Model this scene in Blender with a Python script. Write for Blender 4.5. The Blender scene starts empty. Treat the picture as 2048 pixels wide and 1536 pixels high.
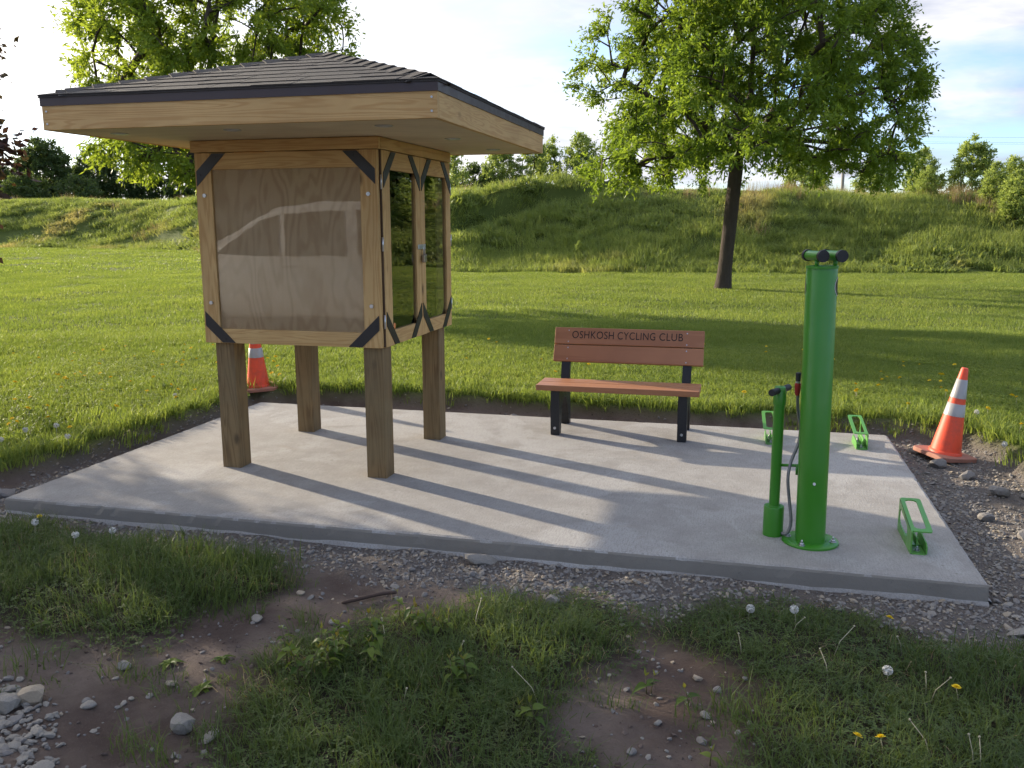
import bpy, bmesh, math, random
import numpy as np
from mathutils import Vector, Matrix, Euler
R_ = math.radians
random.seed(7); rng = np.random.default_rng(11)
S = bpy.context.scene
COL = S.collection

# ------------------------------------------------------------------ camera, sky, sun, exposure
cd = bpy.data.cameras.new('camera'); cam = bpy.data.objects.new('camera', cd); COL.objects.link(cam)
F, YAW, PITCH, ROLL, CH = 1777.83, 0.2506, 0.1803, -0.0021, 1.7028
cd.sensor_width = 36; cd.lens = 36 * F / 2048; cd.clip_end = 5000; cd.clip_start = 0.05
cam.location = (0, 0, CH)
_f = Vector((-math.sin(YAW) * math.cos(PITCH), math.cos(YAW) * math.cos(PITCH), -math.sin(PITCH)))
_r = Vector((math.cos(YAW), math.sin(YAW), 0)); _u = _r.cross(_f)
_r2 = math.cos(ROLL) * _r + math.sin(ROLL) * _u; _u2 = -math.sin(ROLL) * _r + math.cos(ROLL) * _u
cam.rotation_euler = Matrix((_r2, _u2, -_f)).transposed().to_euler()
S.camera = cam

SUN_EL = R_(16.0)
SUN_H = Vector((-0.912, 0.410, 0)).normalized()          # horizontal direction towards the sun
SUN_DIR = Vector((SUN_H.x * math.cos(SUN_EL), SUN_H.y * math.cos(SUN_EL), math.sin(SUN_EL)))
W = bpy.data.worlds.new('World'); S.world = W; W.use_nodes = True
nt = W.node_tree; nt.nodes.clear()
def N(nt, t, **k):
    n = nt.nodes.new(t)
    for a, v in k.items(): setattr(n, a, v)
    return n
def math_n(nt, op, a, b=None, clamp=False):
    n = N(nt, 'ShaderNodeMath', operation=op); n.use_clamp = clamp
    for i, v in enumerate((a, b)):
        if v is None: continue
        if isinstance(v, (int, float)): n.inputs[i].default_value = v
        else: nt.links.new(v, n.inputs[i])
    return n.outputs[0]
def mixc(nt, f, a, b, blend='MIX'):
    n = N(nt, 'ShaderNodeMix', data_type='RGBA', blend_type=blend)
    for s, v in ((n.inputs[0], f), (n.inputs[6], a), (n.inputs[7], b)):
        if isinstance(v, (int, float)): s.default_value = v
        elif isinstance(v, tuple): s.default_value = (v[0], v[1], v[2], 1)
        else: nt.links.new(v, s)
    return n.outputs[2]
def ramp(nt, fac, stops):
    n = N(nt, 'ShaderNodeValToRGB'); e = n.color_ramp.elements
    while len(e) < len(stops): e.new(0.5)
    for el, (p, c) in zip(e, stops):
        el.position = p; el.color = (c, c, c, 1) if isinstance(c, (int, float)) else (c[0], c[1], c[2], 1)
    nt.links.new(fac, n.inputs[0]); return n.outputs[0]
def noise(nt, vec, scale, detail=4, rough=0.55, dist=0.0, out=0):
    n = N(nt, 'ShaderNodeTexNoise'); n.inputs['Scale'].default_value = scale; n.inputs['Detail'].default_value = detail
    n.inputs['Roughness'].default_value = rough; n.inputs['Distortion'].default_value = dist
    if vec is not None: nt.links.new(vec, n.inputs['Vector'])
    return n.outputs[out]

sky = N(nt, 'ShaderNodeTexSky', sky_type='NISHITA'); sky.sun_disc = False
sky.sun_elevation = SUN_EL; sky.sun_rotation = math.atan2(SUN_H.x, SUN_H.y)
sky.altitude = 200; sky.air_density = 1.0; sky.dust_density = 0.5; sky.ozone_density = 2.0
tc = N(nt, 'ShaderNodeTexCoord'); sep = N(nt, 'ShaderNodeSeparateXYZ'); nt.links.new(tc.outputs['Generated'], sep.inputs[0])
zz = math_n(nt, 'ADD', math_n(nt, 'MAXIMUM', sep.outputs[2], 0.0), 0.11)
cmb = N(nt, 'ShaderNodeCombineXYZ')
nt.links.new(math_n(nt, 'DIVIDE', sep.outputs[0], zz), cmb.inputs[0]); nt.links.new(math_n(nt, 'DIVIDE', sep.outputs[1], zz), cmb.inputs[1])
cmb.inputs[2].default_value = 13.3
c1 = noise(nt, cmb.outputs[0], 0.62, 7, 0.55, 0.25); c2 = noise(nt, cmb.outputs[0], 0.9, 6, 0.6, 0.4)
cover = ramp(nt, c1, [(0.41, 0.0), (0.58, 1.0)])
body = ramp(nt, c2, [(0.40, 0.0), (0.60, 1.0)])
cloudc = mixc(nt, body, (4.8, 4.8, 5.0), (2.55, 2.8, 3.55))
skyb = mixc(nt, 1.0, sky.outputs[0], (0.92, 1.03, 1.32), 'MULTIPLY')
skyc = mixc(nt, cover, skyb, cloudc)
# thin bright veil of cloud lit from behind around the sun
dot = N(nt, 'ShaderNodeVectorMath', operation='DOT_PRODUCT'); nt.links.new(tc.outputs['Generated'], dot.inputs[0]); dot.inputs[1].default_value = SUN_DIR
veil = ramp(nt, dot.outputs['Value'], [(0.42, 0.0), (0.66, 0.30), (0.96, 1.0)])
skyc = mixc(nt, math_n(nt, 'MULTIPLY', veil, math_n(nt, 'ADD', math_n(nt, 'MULTIPLY', cover, 0.5), 0.45)), skyc, (9.5, 9.2, 8.8))
bg = N(nt, 'ShaderNodeBackground'); bg.inputs[1].default_value = 0.10; nt.links.new(skyc, bg.inputs[0])
wo = N(nt, 'ShaderNodeOutputWorld'); nt.links.new(bg.outputs[0], wo.inputs[0])

sl = bpy.data.lights.new('sun', 'SUN'); sl.energy = 4.2; sl.angle = R_(0.9); sl.color = (1.0, 0.86, 0.66)
so = bpy.data.objects.new('sun', sl); COL.objects.link(so); so.rotation_euler = (-SUN_DIR).to_track_quat('-Z', 'Y').to_euler(); so.location = (-40, 20, 30)
S.view_settings.view_transform = 'Standard'; S.view_settings.look = 'None'; S.view_settings.exposure = 1.18; S.view_settings.gamma = 1.0
S.render.engine = 'CYCLES'
S.cycles.use_denoising = True; S.cycles.use_adaptive_sampling = True; S.cycles.adaptive_threshold = 0.025
S.cycles.max_bounces = 5; S.cycles.diffuse_bounces = 3; S.cycles.glossy_bounces = 3; S.cycles.transmission_bounces = 4; S.cycles.transparent_max_bounces = 10
S.cycles.caustics_reflective = False; S.cycles.caustics_refractive = False

# ------------------------------------------------------------------ helpers
def tag(o, label=None, cat=None, group=None, kind=None):
    for k, v in (('label', label), ('category', cat), ('group', group), ('kind', kind)):
        if v: o[k] = v
    return o
def empty(name, loc, rz=0.0):
    o = bpy.data.objects.new(name, None); o.empty_display_size = 0.1; COL.objects.link(o)
    o.location = loc; o.rotation_euler = (0, 0, rz); return o
def link(name, me, mat=None, parent=None):
    o = bpy.data.objects.new(name, me); COL.objects.link(o)
    if mat is not None and not me.materials: me.materials.append(mat)
    if parent is not None: o.parent = parent
    return o
def npmesh(name, V, Fq, smooth=False, attr=None):
    """mesh from numpy verts (n,3) and faces (m,k) of one size"""
    me = bpy.data.meshes.new(name); V = np.asarray(V, np.float32); Fq = np.asarray(Fq, np.int32); k = Fq.shape[1]
    me.vertices.add(len(V)); me.vertices.foreach_set('co', V.ravel())
    me.loops.add(Fq.size); me.loops.foreach_set('vertex_index', Fq.ravel())
    me.polygons.add(len(Fq)); me.polygons.foreach_set('loop_start', np.arange(0, Fq.size, k, dtype=np.int32))
    me.polygons.foreach_set('use_smooth', np.full(len(Fq), smooth))
    if attr:
        for an, (dom, arr) in attr.items():
            a = me.attributes.new(an, 'FLOAT' if np.ndim(arr) == 1 else 'FLOAT_VECTOR', dom)
            a.data.foreach_set('value' if np.ndim(arr) == 1 else 'vector', np.asarray(arr, np.float32).ravel())
    me.update(calc_edges=True); me.validate(); return me
class MB:
    """collects solid shapes for ONE mesh"""
    def __init__(s): s.bm = bmesh.new()
    def box(s, x0, x1, y0, y1, z0, z1, bev=0.0):
        vs = [s.bm.verts.new(p) for p in ((x0,y0,z0),(x1,y0,z0),(x1,y1,z0),(x0,y1,z0),(x0,y0,z1),(x1,y0,z1),(x1,y1,z1),(x0,y1,z1))]
        fs = [s.bm.faces.new([vs[i] for i in f]) for f in ((3,2,1,0),(4,5,6,7),(0,1,5,4),(1,2,6,5),(2,3,7,6),(3,0,4,7))]
        if bev:
            es = list({e for f in fs for e in f.edges})
            bmesh.ops.bevel(s.bm, geom=es, offset=bev, segments=2, profile=0.5, affect='EDGES')
        return s
    def prism(s, poly, z0, z1, axis='z', bev=0.0):
        """poly (a,b) extruded along axis: z:(x,y), y:(x,z), x:(y,z)"""
        def P(a, b, c): return {'z': (a, b, c), 'y': (a, c, b), 'x': (c, a, b)}[axis]
        lo = [s.bm.verts.new(P(a, b, z0)) for a, b in poly]; hi = [s.bm.verts.new(P(a, b, z1)) for a, b in poly]; n = len(poly)
        fs = [s.bm.faces.new(lo[::-1]), s.bm.faces.new(hi)] + [s.bm.faces.new((lo[i], lo[(i+1) % n], hi[(i+1) % n], hi[i])) for i in range(n)]
        if bev: bmesh.ops.bevel(s.bm, geom=list({e for f in fs for e in f.edges}), offset=bev, segments=2, profile=0.5, affect='EDGES')
        return s
    def tube(s, pts, r, seg=12, cap=True):
        pts = [Vector(p) for p in pts]; rs = r if isinstance(r, (list, tuple)) else [r] * len(pts)
        t = (pts[1] - pts[0]).normalized(); a = t.orthogonal().normalized(); rings = []
        for i, p in enumerate(pts):
            t = ((pts[min(i+1, len(pts)-1)] - pts[max(i-1, 0)])).normalized(); a = (a - t * a.dot(t)).normalized(); b = t.cross(a)
            rings.append([s.bm.verts.new(p + (a * math.cos(2*math.pi*k/seg) + b * math.sin(2*math.pi*k/seg)) * rs[i]) for k in range(seg)])
        for u, v in zip(rings, rings[1:]):
            for k in range(seg):
                f = s.bm.faces.new((u[k], u[(k+1) % seg], v[(k+1) % seg], v[k])); f.smooth = True
        if cap: s.bm.faces.new(rings[0][::-1]); s.bm.faces.new(rings[-1])
        return s
    def lathe(s, prof, seg=32, c=(0, 0, 0)):
        rings = [[s.bm.verts.new((c[0] + r*math.cos(2*math.pi*k/seg), c[1] + r*math.sin(2*math.pi*k/seg), c[2] + z)) for k in range(seg)] for r, z in prof]
        for u, v in zip(rings, rings[1:]):
            for k in range(seg):
                f = s.bm.faces.new((u[k], u[(k+1) % seg], v[(k+1) % seg], v[k])); f.smooth = True
        s.bm.faces.new(rings[0][::-1]); s.bm.faces.new(rings[-1]); return s
    def build(s, name, mat, parent=None, loc=None, rot=None, smooth_angle=None):
        bmesh.ops.recalc_face_normals(s.bm, faces=s.bm.faces)
        me = bpy.data.meshes.new(name); s.bm.to_mesh(me); s.bm.free()
        if smooth_angle: me.set_sharp_from_angle(angle=R_(smooth_angle))
        o = link(name, me, mat, parent)
        if loc: o.location = loc
        if rot: o.rotation_euler = rot
        return o
def sharp(o, a=40):
    o.data.set_sharp_from_angle(angle=R_(a)); return o
# value noise for terrain
_perm = np.random.default_rng(5).random((256, 256))
def vnoise(x, y):
    x = np.asarray(x, float); y = np.asarray(y, float); xi = np.floor(x).astype(int); yi = np.floor(y).astype(int); fx = x - xi; fy = y - yi
    fx = fx*fx*(3-2*fx); fy = fy*fy*(3-2*fy); P = lambda a, b: _perm[a & 255, b & 255]
    return (P(xi, yi)*(1-fx) + P(xi+1, yi)*fx)*(1-fy) + (P(xi, yi+1)*(1-fx) + P(xi+1, yi+1)*fx)*fy
def fbm(x, y, o=4):
    s = 0; a = 0.5
    for i in range(o): s = s + a*(vnoise(x*2**i + 17*i, y*2**i + 31*i) - 0.5)*2; a *= 0.5
    return s
def sstep(t): t = np.clip(t, 0, 1); return t*t*(3-2*t)
def sdpoly(X, Y, poly):
    """signed distance, positive outside"""
    X = np.asarray(X, float); Y = np.asarray(Y, float); d = np.full(X.shape, 1e9); inside = np.zeros(X.shape, bool); n = len(poly)
    for i in range(n):
        ax, ay = poly[i]; bx, by = poly[(i+1) % n]; ex, ey = bx-ax, by-ay
        t = np.clip(((X-ax)*ex + (Y-ay)*ey)/(ex*ex+ey*ey), 0, 1); d = np.minimum(d, np.hypot(X-ax-t*ex, Y-ay-t*ey))
        c = ((ay > Y) != (by > Y)) & (X < (bx-ax)*(Y-ay)/((by-ay) if by != ay else 1e-9) + ax); inside ^= c
    return np.where(inside, -d, d)

# ------------------------------------------------------------------ materials
def newmat(name):
    m = bpy.data.materials.new(name); m.use_nodes = True; t = m.node_tree
    return m, t, t.nodes['Principled BSDF'], t.nodes['Material Output']
def setp(t, b, **k):
    for n, v in k.items():
        s = b.inputs[n.replace('_', ' ')]
        if isinstance(v, (int, float)): s.default_value = v
        elif isinstance(v, tuple): s.default_value = (v[0], v[1], v[2], 1)
        else: t.links.new(v, s)
def bump(t, b, h, strength=0.3, dist=0.01):
    n = N(t, 'ShaderNodeBump'); n.inputs['Strength'].default_value = strength; n.inputs['Distance'].default_value = dist
    t.links.new(h, n.inputs['Height']); t.links.new(n.outputs[0], b.inputs['Normal'])
def objvec(t, sc=(1, 1, 1), rnd=7.0):
    c = N(t, 'ShaderNodeTexCoord'); oi = N(t, 'ShaderNodeObjectInfo'); a = N(t, 'ShaderNodeVectorMath', operation='ADD')
    t.links.new(c.outputs['Object'], a.inputs[0]); t.links.new(math_n(t, 'MULTIPLY', oi.outputs['Random'], rnd), a.inputs[1])
    m = N(t, 'ShaderNodeMapping'); m.inputs['Scale'].default_value = sc; t.links.new(a.outputs[0], m.inputs[0]); return m.outputs[0]
def plain(name, col, rough=0.5, metal=0.0, var=0.12, sc=9.0, bmp=0.0, coat=0.0):
    m, t, b, o = newmat(name); v = objvec(t); n = noise(t, v, sc, 5, 0.6)
    c = mixc(t, n, tuple(x*(1-var) for x in col), tuple(min(1, x*(1+var)) for x in col))
    setp(t, b, Base_Color=c, Metallic=metal, Roughness=ramp(t, noise(t, v, sc*3, 4), [(0.3, max(0, rough-0.08)), (0.7, min(1, rough+0.1))]), Coat_Weight=coat)
    if bmp: bump(t, b, noise(t, v, sc*12, 5, 0.7), bmp, 0.002)
    return m
def wood(name, light, dark, axis, ring=9.0, rough=0.7, knots=True, green=None):
    m, t, b, o = newmat(name); sc = [1, 1, 1]; sc['xyz'.index(axis)] = 0.07
    v = objvec(t, tuple(sc)); w1 = noise(t, v, 7, 3, 0.5, 0.6)
    rings = N(t, 'ShaderNodeMath', operation='SINE'); t.links.new(math_n(t, 'MULTIPLY', w1, ring*12), rings.inputs[0])
    rr = ramp(t, math_n(t, 'ADD', math_n(t, 'MULTIPLY', rings.outputs[0], 0.5), 0.5), [(0.35, 0.0), (0.95, 1.0)])
    fine = noise(t, v, 90, 3, 0.6)
    c = mixc(t, math_n(t, 'MULTIPLY', rr, 0.8), light, dark)
    c = mixc(t, math_n(t, 'MULTIPLY', fine, 0.35), c, dark)
    v2 = objvec(t); big = noise(t, v2, 2.2, 4, 0.6)
    c = mixc(t, ramp(t, big, [(0.35, 0.0), (0.75, 0.5)]), c, tuple(x*0.72 for x in dark))
    if knots:
        sk = [4.5, 4.5, 4.5]; sk['xyz'.index(axis)] = 2.4
        vo = N(t, 'ShaderNodeTexVoronoi'); vo.inputs['Scale'].default_value = 1.0; t.links.new(objvec(t, tuple(sk)), vo.inputs['Vector'])
        c = mixc(t, ramp(t, vo.outputs['Distance'], [(0.05, 0.85), (0.13, 0.0)]), c, tuple(x*0.35 for x in dark))
    if green: c = mixc(t, ramp(t, noise(t, v2, 4, 4), [(0.4, 0.0), (0.65, 0.6)]), c, green)
    setp(t, b, Base_Color=c, Roughness=rough); bump(t, b, math_n(t, 'ADD', fine, rr), 0.25, 0.0015); return m
LT, DK = (0.64, 0.42, 0.175), (0.49, 0.28, 0.098)
M = {}
for ax in 'xyz': M['wood_'+ax] = wood('pine_board_grain_'+ax, LT, DK, ax)
M['post'] = wood('treated_post_wood', (0.26, 0.172, 0.075), (0.115, 0.068, 0.026), 'z', 8, 0.75, True, (0.19, 0.14, 0.068))
M['jamb'] = wood('dark_jamb_wood', (0.12, 0.07, 0.035), (0.06, 0.032, 0.015), 'z', 8)
M['ply'] = wood('plywood_sheet', (0.52, 0.39, 0.265), (0.38, 0.265, 0.165), 'z', 5, 0.6, False)
m, t, b, o = newmat('rotary_cut_plywood'); v = objvec(t, (1, 1, 0.30)); w1 = noise(t, v, 3.0, 3, 0.45, 0.3)
sn = N(t, 'ShaderNodeMath', operation='SINE'); t.links.new(math_n(t, 'MULTIPLY', w1, 85), sn.inputs[0]); rr = ramp(t, math_n(t, 'ADD', math_n(t, 'MULTIPLY', sn.outputs[0], 0.5), 0.5), [(0.3, 0.0), (1.0, 1.0)])
fine = noise(t, objvec(t, (1, 1, 0.04)), 120, 3, 0.6); c = mixc(t, math_n(t, 'MULTIPLY', rr, 0.6), (0.74, 0.51, 0.285), (0.52, 0.315, 0.15)); c = mixc(t, math_n(t, 'MULTIPLY', fine, 0.45), c, (0.44, 0.285, 0.16))
c = mixc(t, ramp(t, noise(t, objvec(t), 2.5, 4), [(0.45, 0.0), (0.7, 0.45)]), c, (0.74, 0.55, 0.34)); setp(t, b, Base_Color=c, Roughness=0.65); bump(t, b, rr, 0.15, 0.001); M['ply'] = m
M['soffit'] = wood('soffit_plywood', (0.68, 0.57, 0.38), (0.60, 0.48, 0.31), 'x', 4, 0.75, False)
M['black'] = plain('black_painted_steel', (0.018, 0.017, 0.019), 0.42, 0.0, 0.2, 6, 0.15)
M['brown_metal'] = plain('brown_drip_edge', (0.052, 0.034, 0.034), 0.38, 0.0, 0.15, 3)
M['galv'] = plain('galvanised_steel', (0.55, 0.56, 0.57), 0.38, 0.9, 0.2, 30)
M['brass'] = plain('padlock_steel', (0.35, 0.30, 0.24), 0.35, 0.8, 0.2, 30)
M['green'] = plain('green_powder_coat', (0.042, 0.22, 0.014), 0.38, 0.0, 0.08, 3, 0.05, 0.12)
M['green_l'] = plain('light_green_powder_coat', (0.10, 0.31, 0.05), 0.4, 0.0, 0.06, 5, 0.05, 0.12)
M['rubber'] = plain('black_rubber', (0.016, 0.016, 0.017), 0.6, 0.0, 0.2, 10)
M['bench_black'] = plain('black_recycled_plastic', (0.014, 0.014, 0.016), 0.5, 0.0, 0.25, 14, 0.2)
M['bench_wood'] = wood('redwood_tint_lumber', (0.42, 0.185, 0.085), (0.34, 0.138, 0.06), 'x', 3, 0.5, False)
M['ink'] = plain('engraved_lettering', (0.022, 0.010, 0.008), 0.7)
M['hose'] = plain('braided_grey_hose', (0.22, 0.21, 0.21), 0.45, 0.3, 0.2, 60)
M['red'] = plain('red_nozzle', (0.35, 0.03, 0.025), 0.4)
M['white'] = plain('white_plastic', (0.75, 0.75, 0.72), 0.45)
M['decal'] = plain('dark_decal', (0.02, 0.022, 0.025), 0.35)
M['rock'] = plain('pale_limestone', (0.25, 0.23, 0.20), 0.85, 0.0, 0.35, 14, 0.6)
M['rock_g'] = plain('grey_stone', (0.20, 0.186, 0.172), 0.85, 0.0, 0.35, 14, 0.6)
M['rock_y'] = plain('buff_stone', (0.33, 0.275, 0.205), 0.85, 0.0, 0.3, 14, 0.6)
M['crumb'] = plain('soil_crumb', (0.115, 0.085, 0.07), 0.95, 0, 0.4, 3, 0.4)
M['brick'] = plain('red_brick_bit', (0.30, 0.10, 0.06), 0.8)
M['bark_red'] = plain('broken_root_bark', (0.07, 0.045, 0.035), 0.9, 0, 0.3, 20, 0.5)
def glassmat(name, rough, tint, f0=1.5, k=1.5):
    m, t, b, o = newmat(name); t.nodes.remove(b)
    fr = N(t, 'ShaderNodeFresnel'); fr.inputs[0].default_value = f0
    tr = N(t, 'ShaderNodeBsdfTransparent'); tr.inputs[0].default_value = (*tint, 1)
    gl = N(t, 'ShaderNodeBsdfGlossy'); gl.inputs['Roughness'].default_value = rough
    v = objvec(t, (1, 1, 1)); bp = N(t, 'ShaderNodeBump'); bp.inputs['Strength'].default_value = 0.014; bp.inputs['Distance'].default_value = 0.02
    t.links.new(noise(t, v, 5, 2), bp.inputs['Height']); t.links.new(bp.outputs[0], gl.inputs['Normal'])
    mx = N(t, 'ShaderNodeMixShader'); t.links.new(math_n(t, 'MULTIPLY', fr.outputs[0], k, True), mx.inputs[0]); t.links.new(tr.outputs[0], mx.inputs[1]); t.links.new(gl.outputs[0], mx.inputs[2])
    t.links.new(mx.outputs[0], o.inputs[0]); return m
M['glass'] = glassmat('window_glass', 0.0, (0.86, 0.89, 0.86), 1.5, 2.1)
M['acrylic'] = glassmat('clear_acrylic_sheet', 0.012, (0.95, 0.95, 0.94), 1.49, 0.62)
# shingles
m, t, b, o = newmat('asphalt_shingle'); v = objvec(t); oi = N(t, 'ShaderNodeObjectInfo')
g = noise(t, v, 260, 3, 0.8); c = mixc(t, oi.outputs['Random'], (0.020, 0.0175, 0.016), (0.038, 0.033, 0.029)); c = mixc(t, ramp(t, g, [(0.4, 0), (0.62, 0.6)]), c, (0.075, 0.066, 0.058))
c = mixc(t, ramp(t, noise(t, v, 7, 4), [(0.4, 0.0), (0.7, 0.35)]), c, (0.03, 0.027, 0.025))
setp(t, b, Base_Color=c, Roughness=0.9); bump(t, b, g, 0.6, 0.002); M['shingle'] = m
# concrete
m, t, b, o = newmat('broom_finished_concrete'); tcn = N(t, 'ShaderNodeTexCoord'); P = tcn.outputs['Object']
mp = N(t, 'ShaderNodeMapping'); mp.inputs['Scale'].default_value = (1, 0.10, 1); mp.inputs['Rotation'].default_value = (0, 0, 0.02); t.links.new(P, mp.inputs[0])
br = noise(t, mp.outputs[0], 130, 3, 0.7)
big = noise(t, P, 0.9, 6, 0.6, 0.5); mid = noise(t, P, 4.5, 6, 0.65); fine = noise(t, P, 95, 4, 0.8)
c = mixc(t, ramp(t, mid, [(0.32, 0), (0.7, 1)]), (0.27, 0.255, 0.235), (0.37, 0.358, 0.335))
c = mixc(t, ramp(t, big, [(0.52, 0.0), (0.56, 0.55), (0.75, 0.75)]), c, (0.42, 0.412, 0.395))
c = mixc(t, ramp(t, noise(t, P, 1.6, 5, 0.6, 0.8), [(0.60, 0.0), (0.63, 0.35), (0.8, 0.45)]), c, (0.25, 0.24, 0.225))
c = mixc(t, ramp(t, fine, [(0.33, 0.75), (0.52, 0.0)]), c, (0.19, 0.18, 0.168))
c = mixc(t, ramp(t, br, [(0.3, 0.6), (0.52, 0.0)]), c, (0.215, 0.20, 0.187))
c = mixc(t, ramp(t, noise(t, P, 2.1, 6, 0.7, 0.6), [(0.60, 0.0), (0.74, 0.55)]), c, (0.27, 0.225, 0.175))
vs = N(t, 'ShaderNodeTexVoronoi'); vs.inputs['Scale'].default_value = 7; t.links.new(P, vs.inputs['Vector'])
c = mixc(t, ramp(t, vs.outputs['Distance'], [(0.025, 0.7), (0.06, 0.0)]), c, (0.12, 0.10, 0.085))
setp(t, b, Base_Color=c, Roughness=0.88); bump(t, b, math_n(t, 'ADD', math_n(t, 'MULTIPLY', br, 1.2), fine), 0.5, 0.003); M['concrete'] = m
m, t, b, o = newmat('formed_concrete_edge'); tcn = N(t, 'ShaderNodeTexCoord'); P = tcn.outputs['Object']
c = mixc(t, noise(t, P, 3, 6, 0.7), (0.18, 0.164, 0.14), (0.27, 0.25, 0.218)); c = mixc(t, ramp(t, noise(t, P, 60, 4, 0.8), [(0.62, 0), (0.72, 0.7)]), c, (0.12, 0.11, 0.10))
setp(t, b, Base_Color=c, Roughness=0.9); bump(t, b, noise(t, P, 70, 5, 0.7), 0.5, 0.006); M['edge'] = m
# ground sheet
m, t, b, o = newmat('soil_gravel_turf'); ge = N(t, 'ShaderNodeNewGeometry'); P = ge.outputs['Position']
at = N(t, 'ShaderNodeAttribute'); at.attribute_name = 'zone'; sx = N(t, 'ShaderNodeSeparateXYZ'); t.links.new(at.outputs['Vector'], sx.inputs[0])
soil = mixc(t, noise(t, P, 5, 6, 0.7), (0.082, 0.058, 0.048), (0.165, 0.12, 0.10)); soil = mixc(t, ramp(t, noise(t, P, 90, 4, 0.8), [(0.55, 0), (0.75, 0.7)]), soil, (0.22, 0.18, 0.155))
pale = mixc(t, noise(t, P, 30, 5, 0.7), (0.19, 0.148, 0.122), (0.28, 0.225, 0.19))
grav = mixc(t, noise(t, P, 60, 5, 0.8), (0.11, 0.094, 0.084), (0.27, 0.24, 0.215))
turf = mixc(t, noise(t, P, 3, 5, 0.7), (0.06, 0.09, 0.018), (0.11, 0.135, 0.03))
c = mixc(t, ramp(t, noise(t, P, 1.7, 4, 0.6), [(0.36, 0), (0.54, 0.85)]), soil, pale)
c = mixc(t, sx.outputs[0], c, grav); c = mixc(t, sx.outputs[2], c, (0.05, 0.042, 0.028)); c = mixc(t, sx.outputs[1], c, turf)
setp(t, b, Base_Color=c, Roughness=0.95, Specular_IOR_Level=0.2); bump(t, b, noise(t, P, 45, 6, 0.8), 1.0, 0.03); M['ground'] = m
def leafmat(name, cols, trans=0.45, world_sc=0.0, dry=None, attr=True, rough=0.5, wr=0.5):
    m, t, b, o = newmat(name)
    if attr: a = N(t, 'ShaderNodeAttribute'); a.attribute_name = 'rnd'; f = a.outputs['Fac']
    else: f = N(t, 'ShaderNodeObjectInfo').outputs['Random']
    c = ramp(t, f, [(i/(len(cols)-1), x) for i, x in enumerate(cols)])
    oi = N(t, 'ShaderNodeObjectInfo')
    c = mixc(t, math_n(t, 'MULTIPLY', oi.outputs['Random'], wr), c, cols[0])
    if world_sc:
        ge = N(t, 'ShaderNodeNewGeometry')
        w = noise(t, ge.outputs['Position'], world_sc, 5, 0.6)
        c = mixc(t, ramp(t, w, [(0.40, 0.0), (0.68, 0.8)]), c, cols[0])
        if dry:
            w2 = noise(t, ge.outputs['Position'], world_sc*0.6, 4, 0.65, 0.5)
            c = mixc(t, ramp(t, w2, [(0.57, 0.0), (0.72, 0.85)]), c, dry)
    setp(t, b, Base_Color=c, Roughness=rough, Specular_IOR_Level=0.3)
    tl = N(t, 'ShaderNodeBsdfTranslucent'); t.links.new(mixc(t, 1.0, c, (1.35, 1.25, 0.7), 'MULTIPLY'), tl.inputs[0])
    mx = N(t, 'ShaderNodeMixShader'); mx.inputs[0].default_value = trans
    t.links.new(b.outputs[0], mx.inputs[1]); t.links.new(tl.outputs[0], mx.inputs[2]); t.links.new(mx.outputs[0], o.inputs[0]); return m
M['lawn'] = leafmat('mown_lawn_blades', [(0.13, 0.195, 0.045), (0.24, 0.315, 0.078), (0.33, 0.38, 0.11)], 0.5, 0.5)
M['hillgrass'] = leafmat('tall_hill_grass', [(0.18, 0.245, 0.075), (0.26, 0.33, 0.10), (0.35, 0.40, 0.14)], 0.55, 0.22, (0.44, 0.37, 0.20))
M['drygrass'] = leafmat('dry_straw', [(0.22, 0.16, 0.09), (0.33, 0.26, 0.15), (0.40, 0.33, 0.2)], 0.3)
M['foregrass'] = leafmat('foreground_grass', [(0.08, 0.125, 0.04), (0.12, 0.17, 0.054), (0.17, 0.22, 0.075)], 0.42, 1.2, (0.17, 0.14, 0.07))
M['ash'] = leafmat('ash_leaves', [(0.10, 0.17, 0.026), (0.17, 0.26, 0.036), (0.265, 0.36, 0.052)], 0.58, wr=0.2)
M['ash2'] = leafmat('bright_ash_leaves', [(0.135, 0.205, 0.032), (0.215, 0.30, 0.045), (0.315, 0.40, 0.066)], 0.6, wr=0.2)
M['pale_leaf'] = leafmat('pale_spring_leaves', [(0.19, 0.26, 0.085), (0.28, 0.37, 0.125), (0.38, 0.46, 0.17)], 0.6, wr=0.3)
M['dark_leaf'] = leafmat('dense_dark_leaves', [(0.05, 0.085, 0.03), (0.085, 0.13, 0.042), (0.125, 0.175, 0.055)], 0.45, wr=0.3)
M['spruce'] = leafmat('spruce_needles', [(0.014, 0.032, 0.018), (0.025, 0.05, 0.026), (0.035, 0.065, 0.03)], 0.15)
M['crab'] = leafmat('purple_crabapple_leaves', [(0.035, 0.016, 0.014), (0.055, 0.028, 0.02), (0.06, 0.06, 0.025)], 0.3)
M['seedleaf'] = leafmat('seedling_leaves', [(0.05, 0.095, 0.016), (0.085, 0.14, 0.02), (0.15, 0.20, 0.03)], 0.35, attr=False, wr=0.0)
M['tipleaf'] = leafmat('young_tip_leaves', [(0.14, 0.17, 0.03), (0.20, 0.22, 0.045), (0.24, 0.19, 0.05)], 0.4, attr=False, wr=0.0)
M['stem'] = plain('green_brown_stem', (0.10, 0.085, 0.035), 0.7)
M['stalk'] = plain('pale_dandelion_stalk', (0.36, 0.33, 0.22), 0.6)
M['yellow'] = plain('dandelion_yellow', (0.80, 0.60, 0.015), 0.7, 0, 0.2)
M['puff'] = plain('dandelion_seed_head', (0.62, 0.61, 0.57), 0.8)
m, t, b, o = newmat('tree_bark'); v = objvec(t, (1, 1, 0.25)); w = noise(t, v, 16, 6, 0.7)
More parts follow.
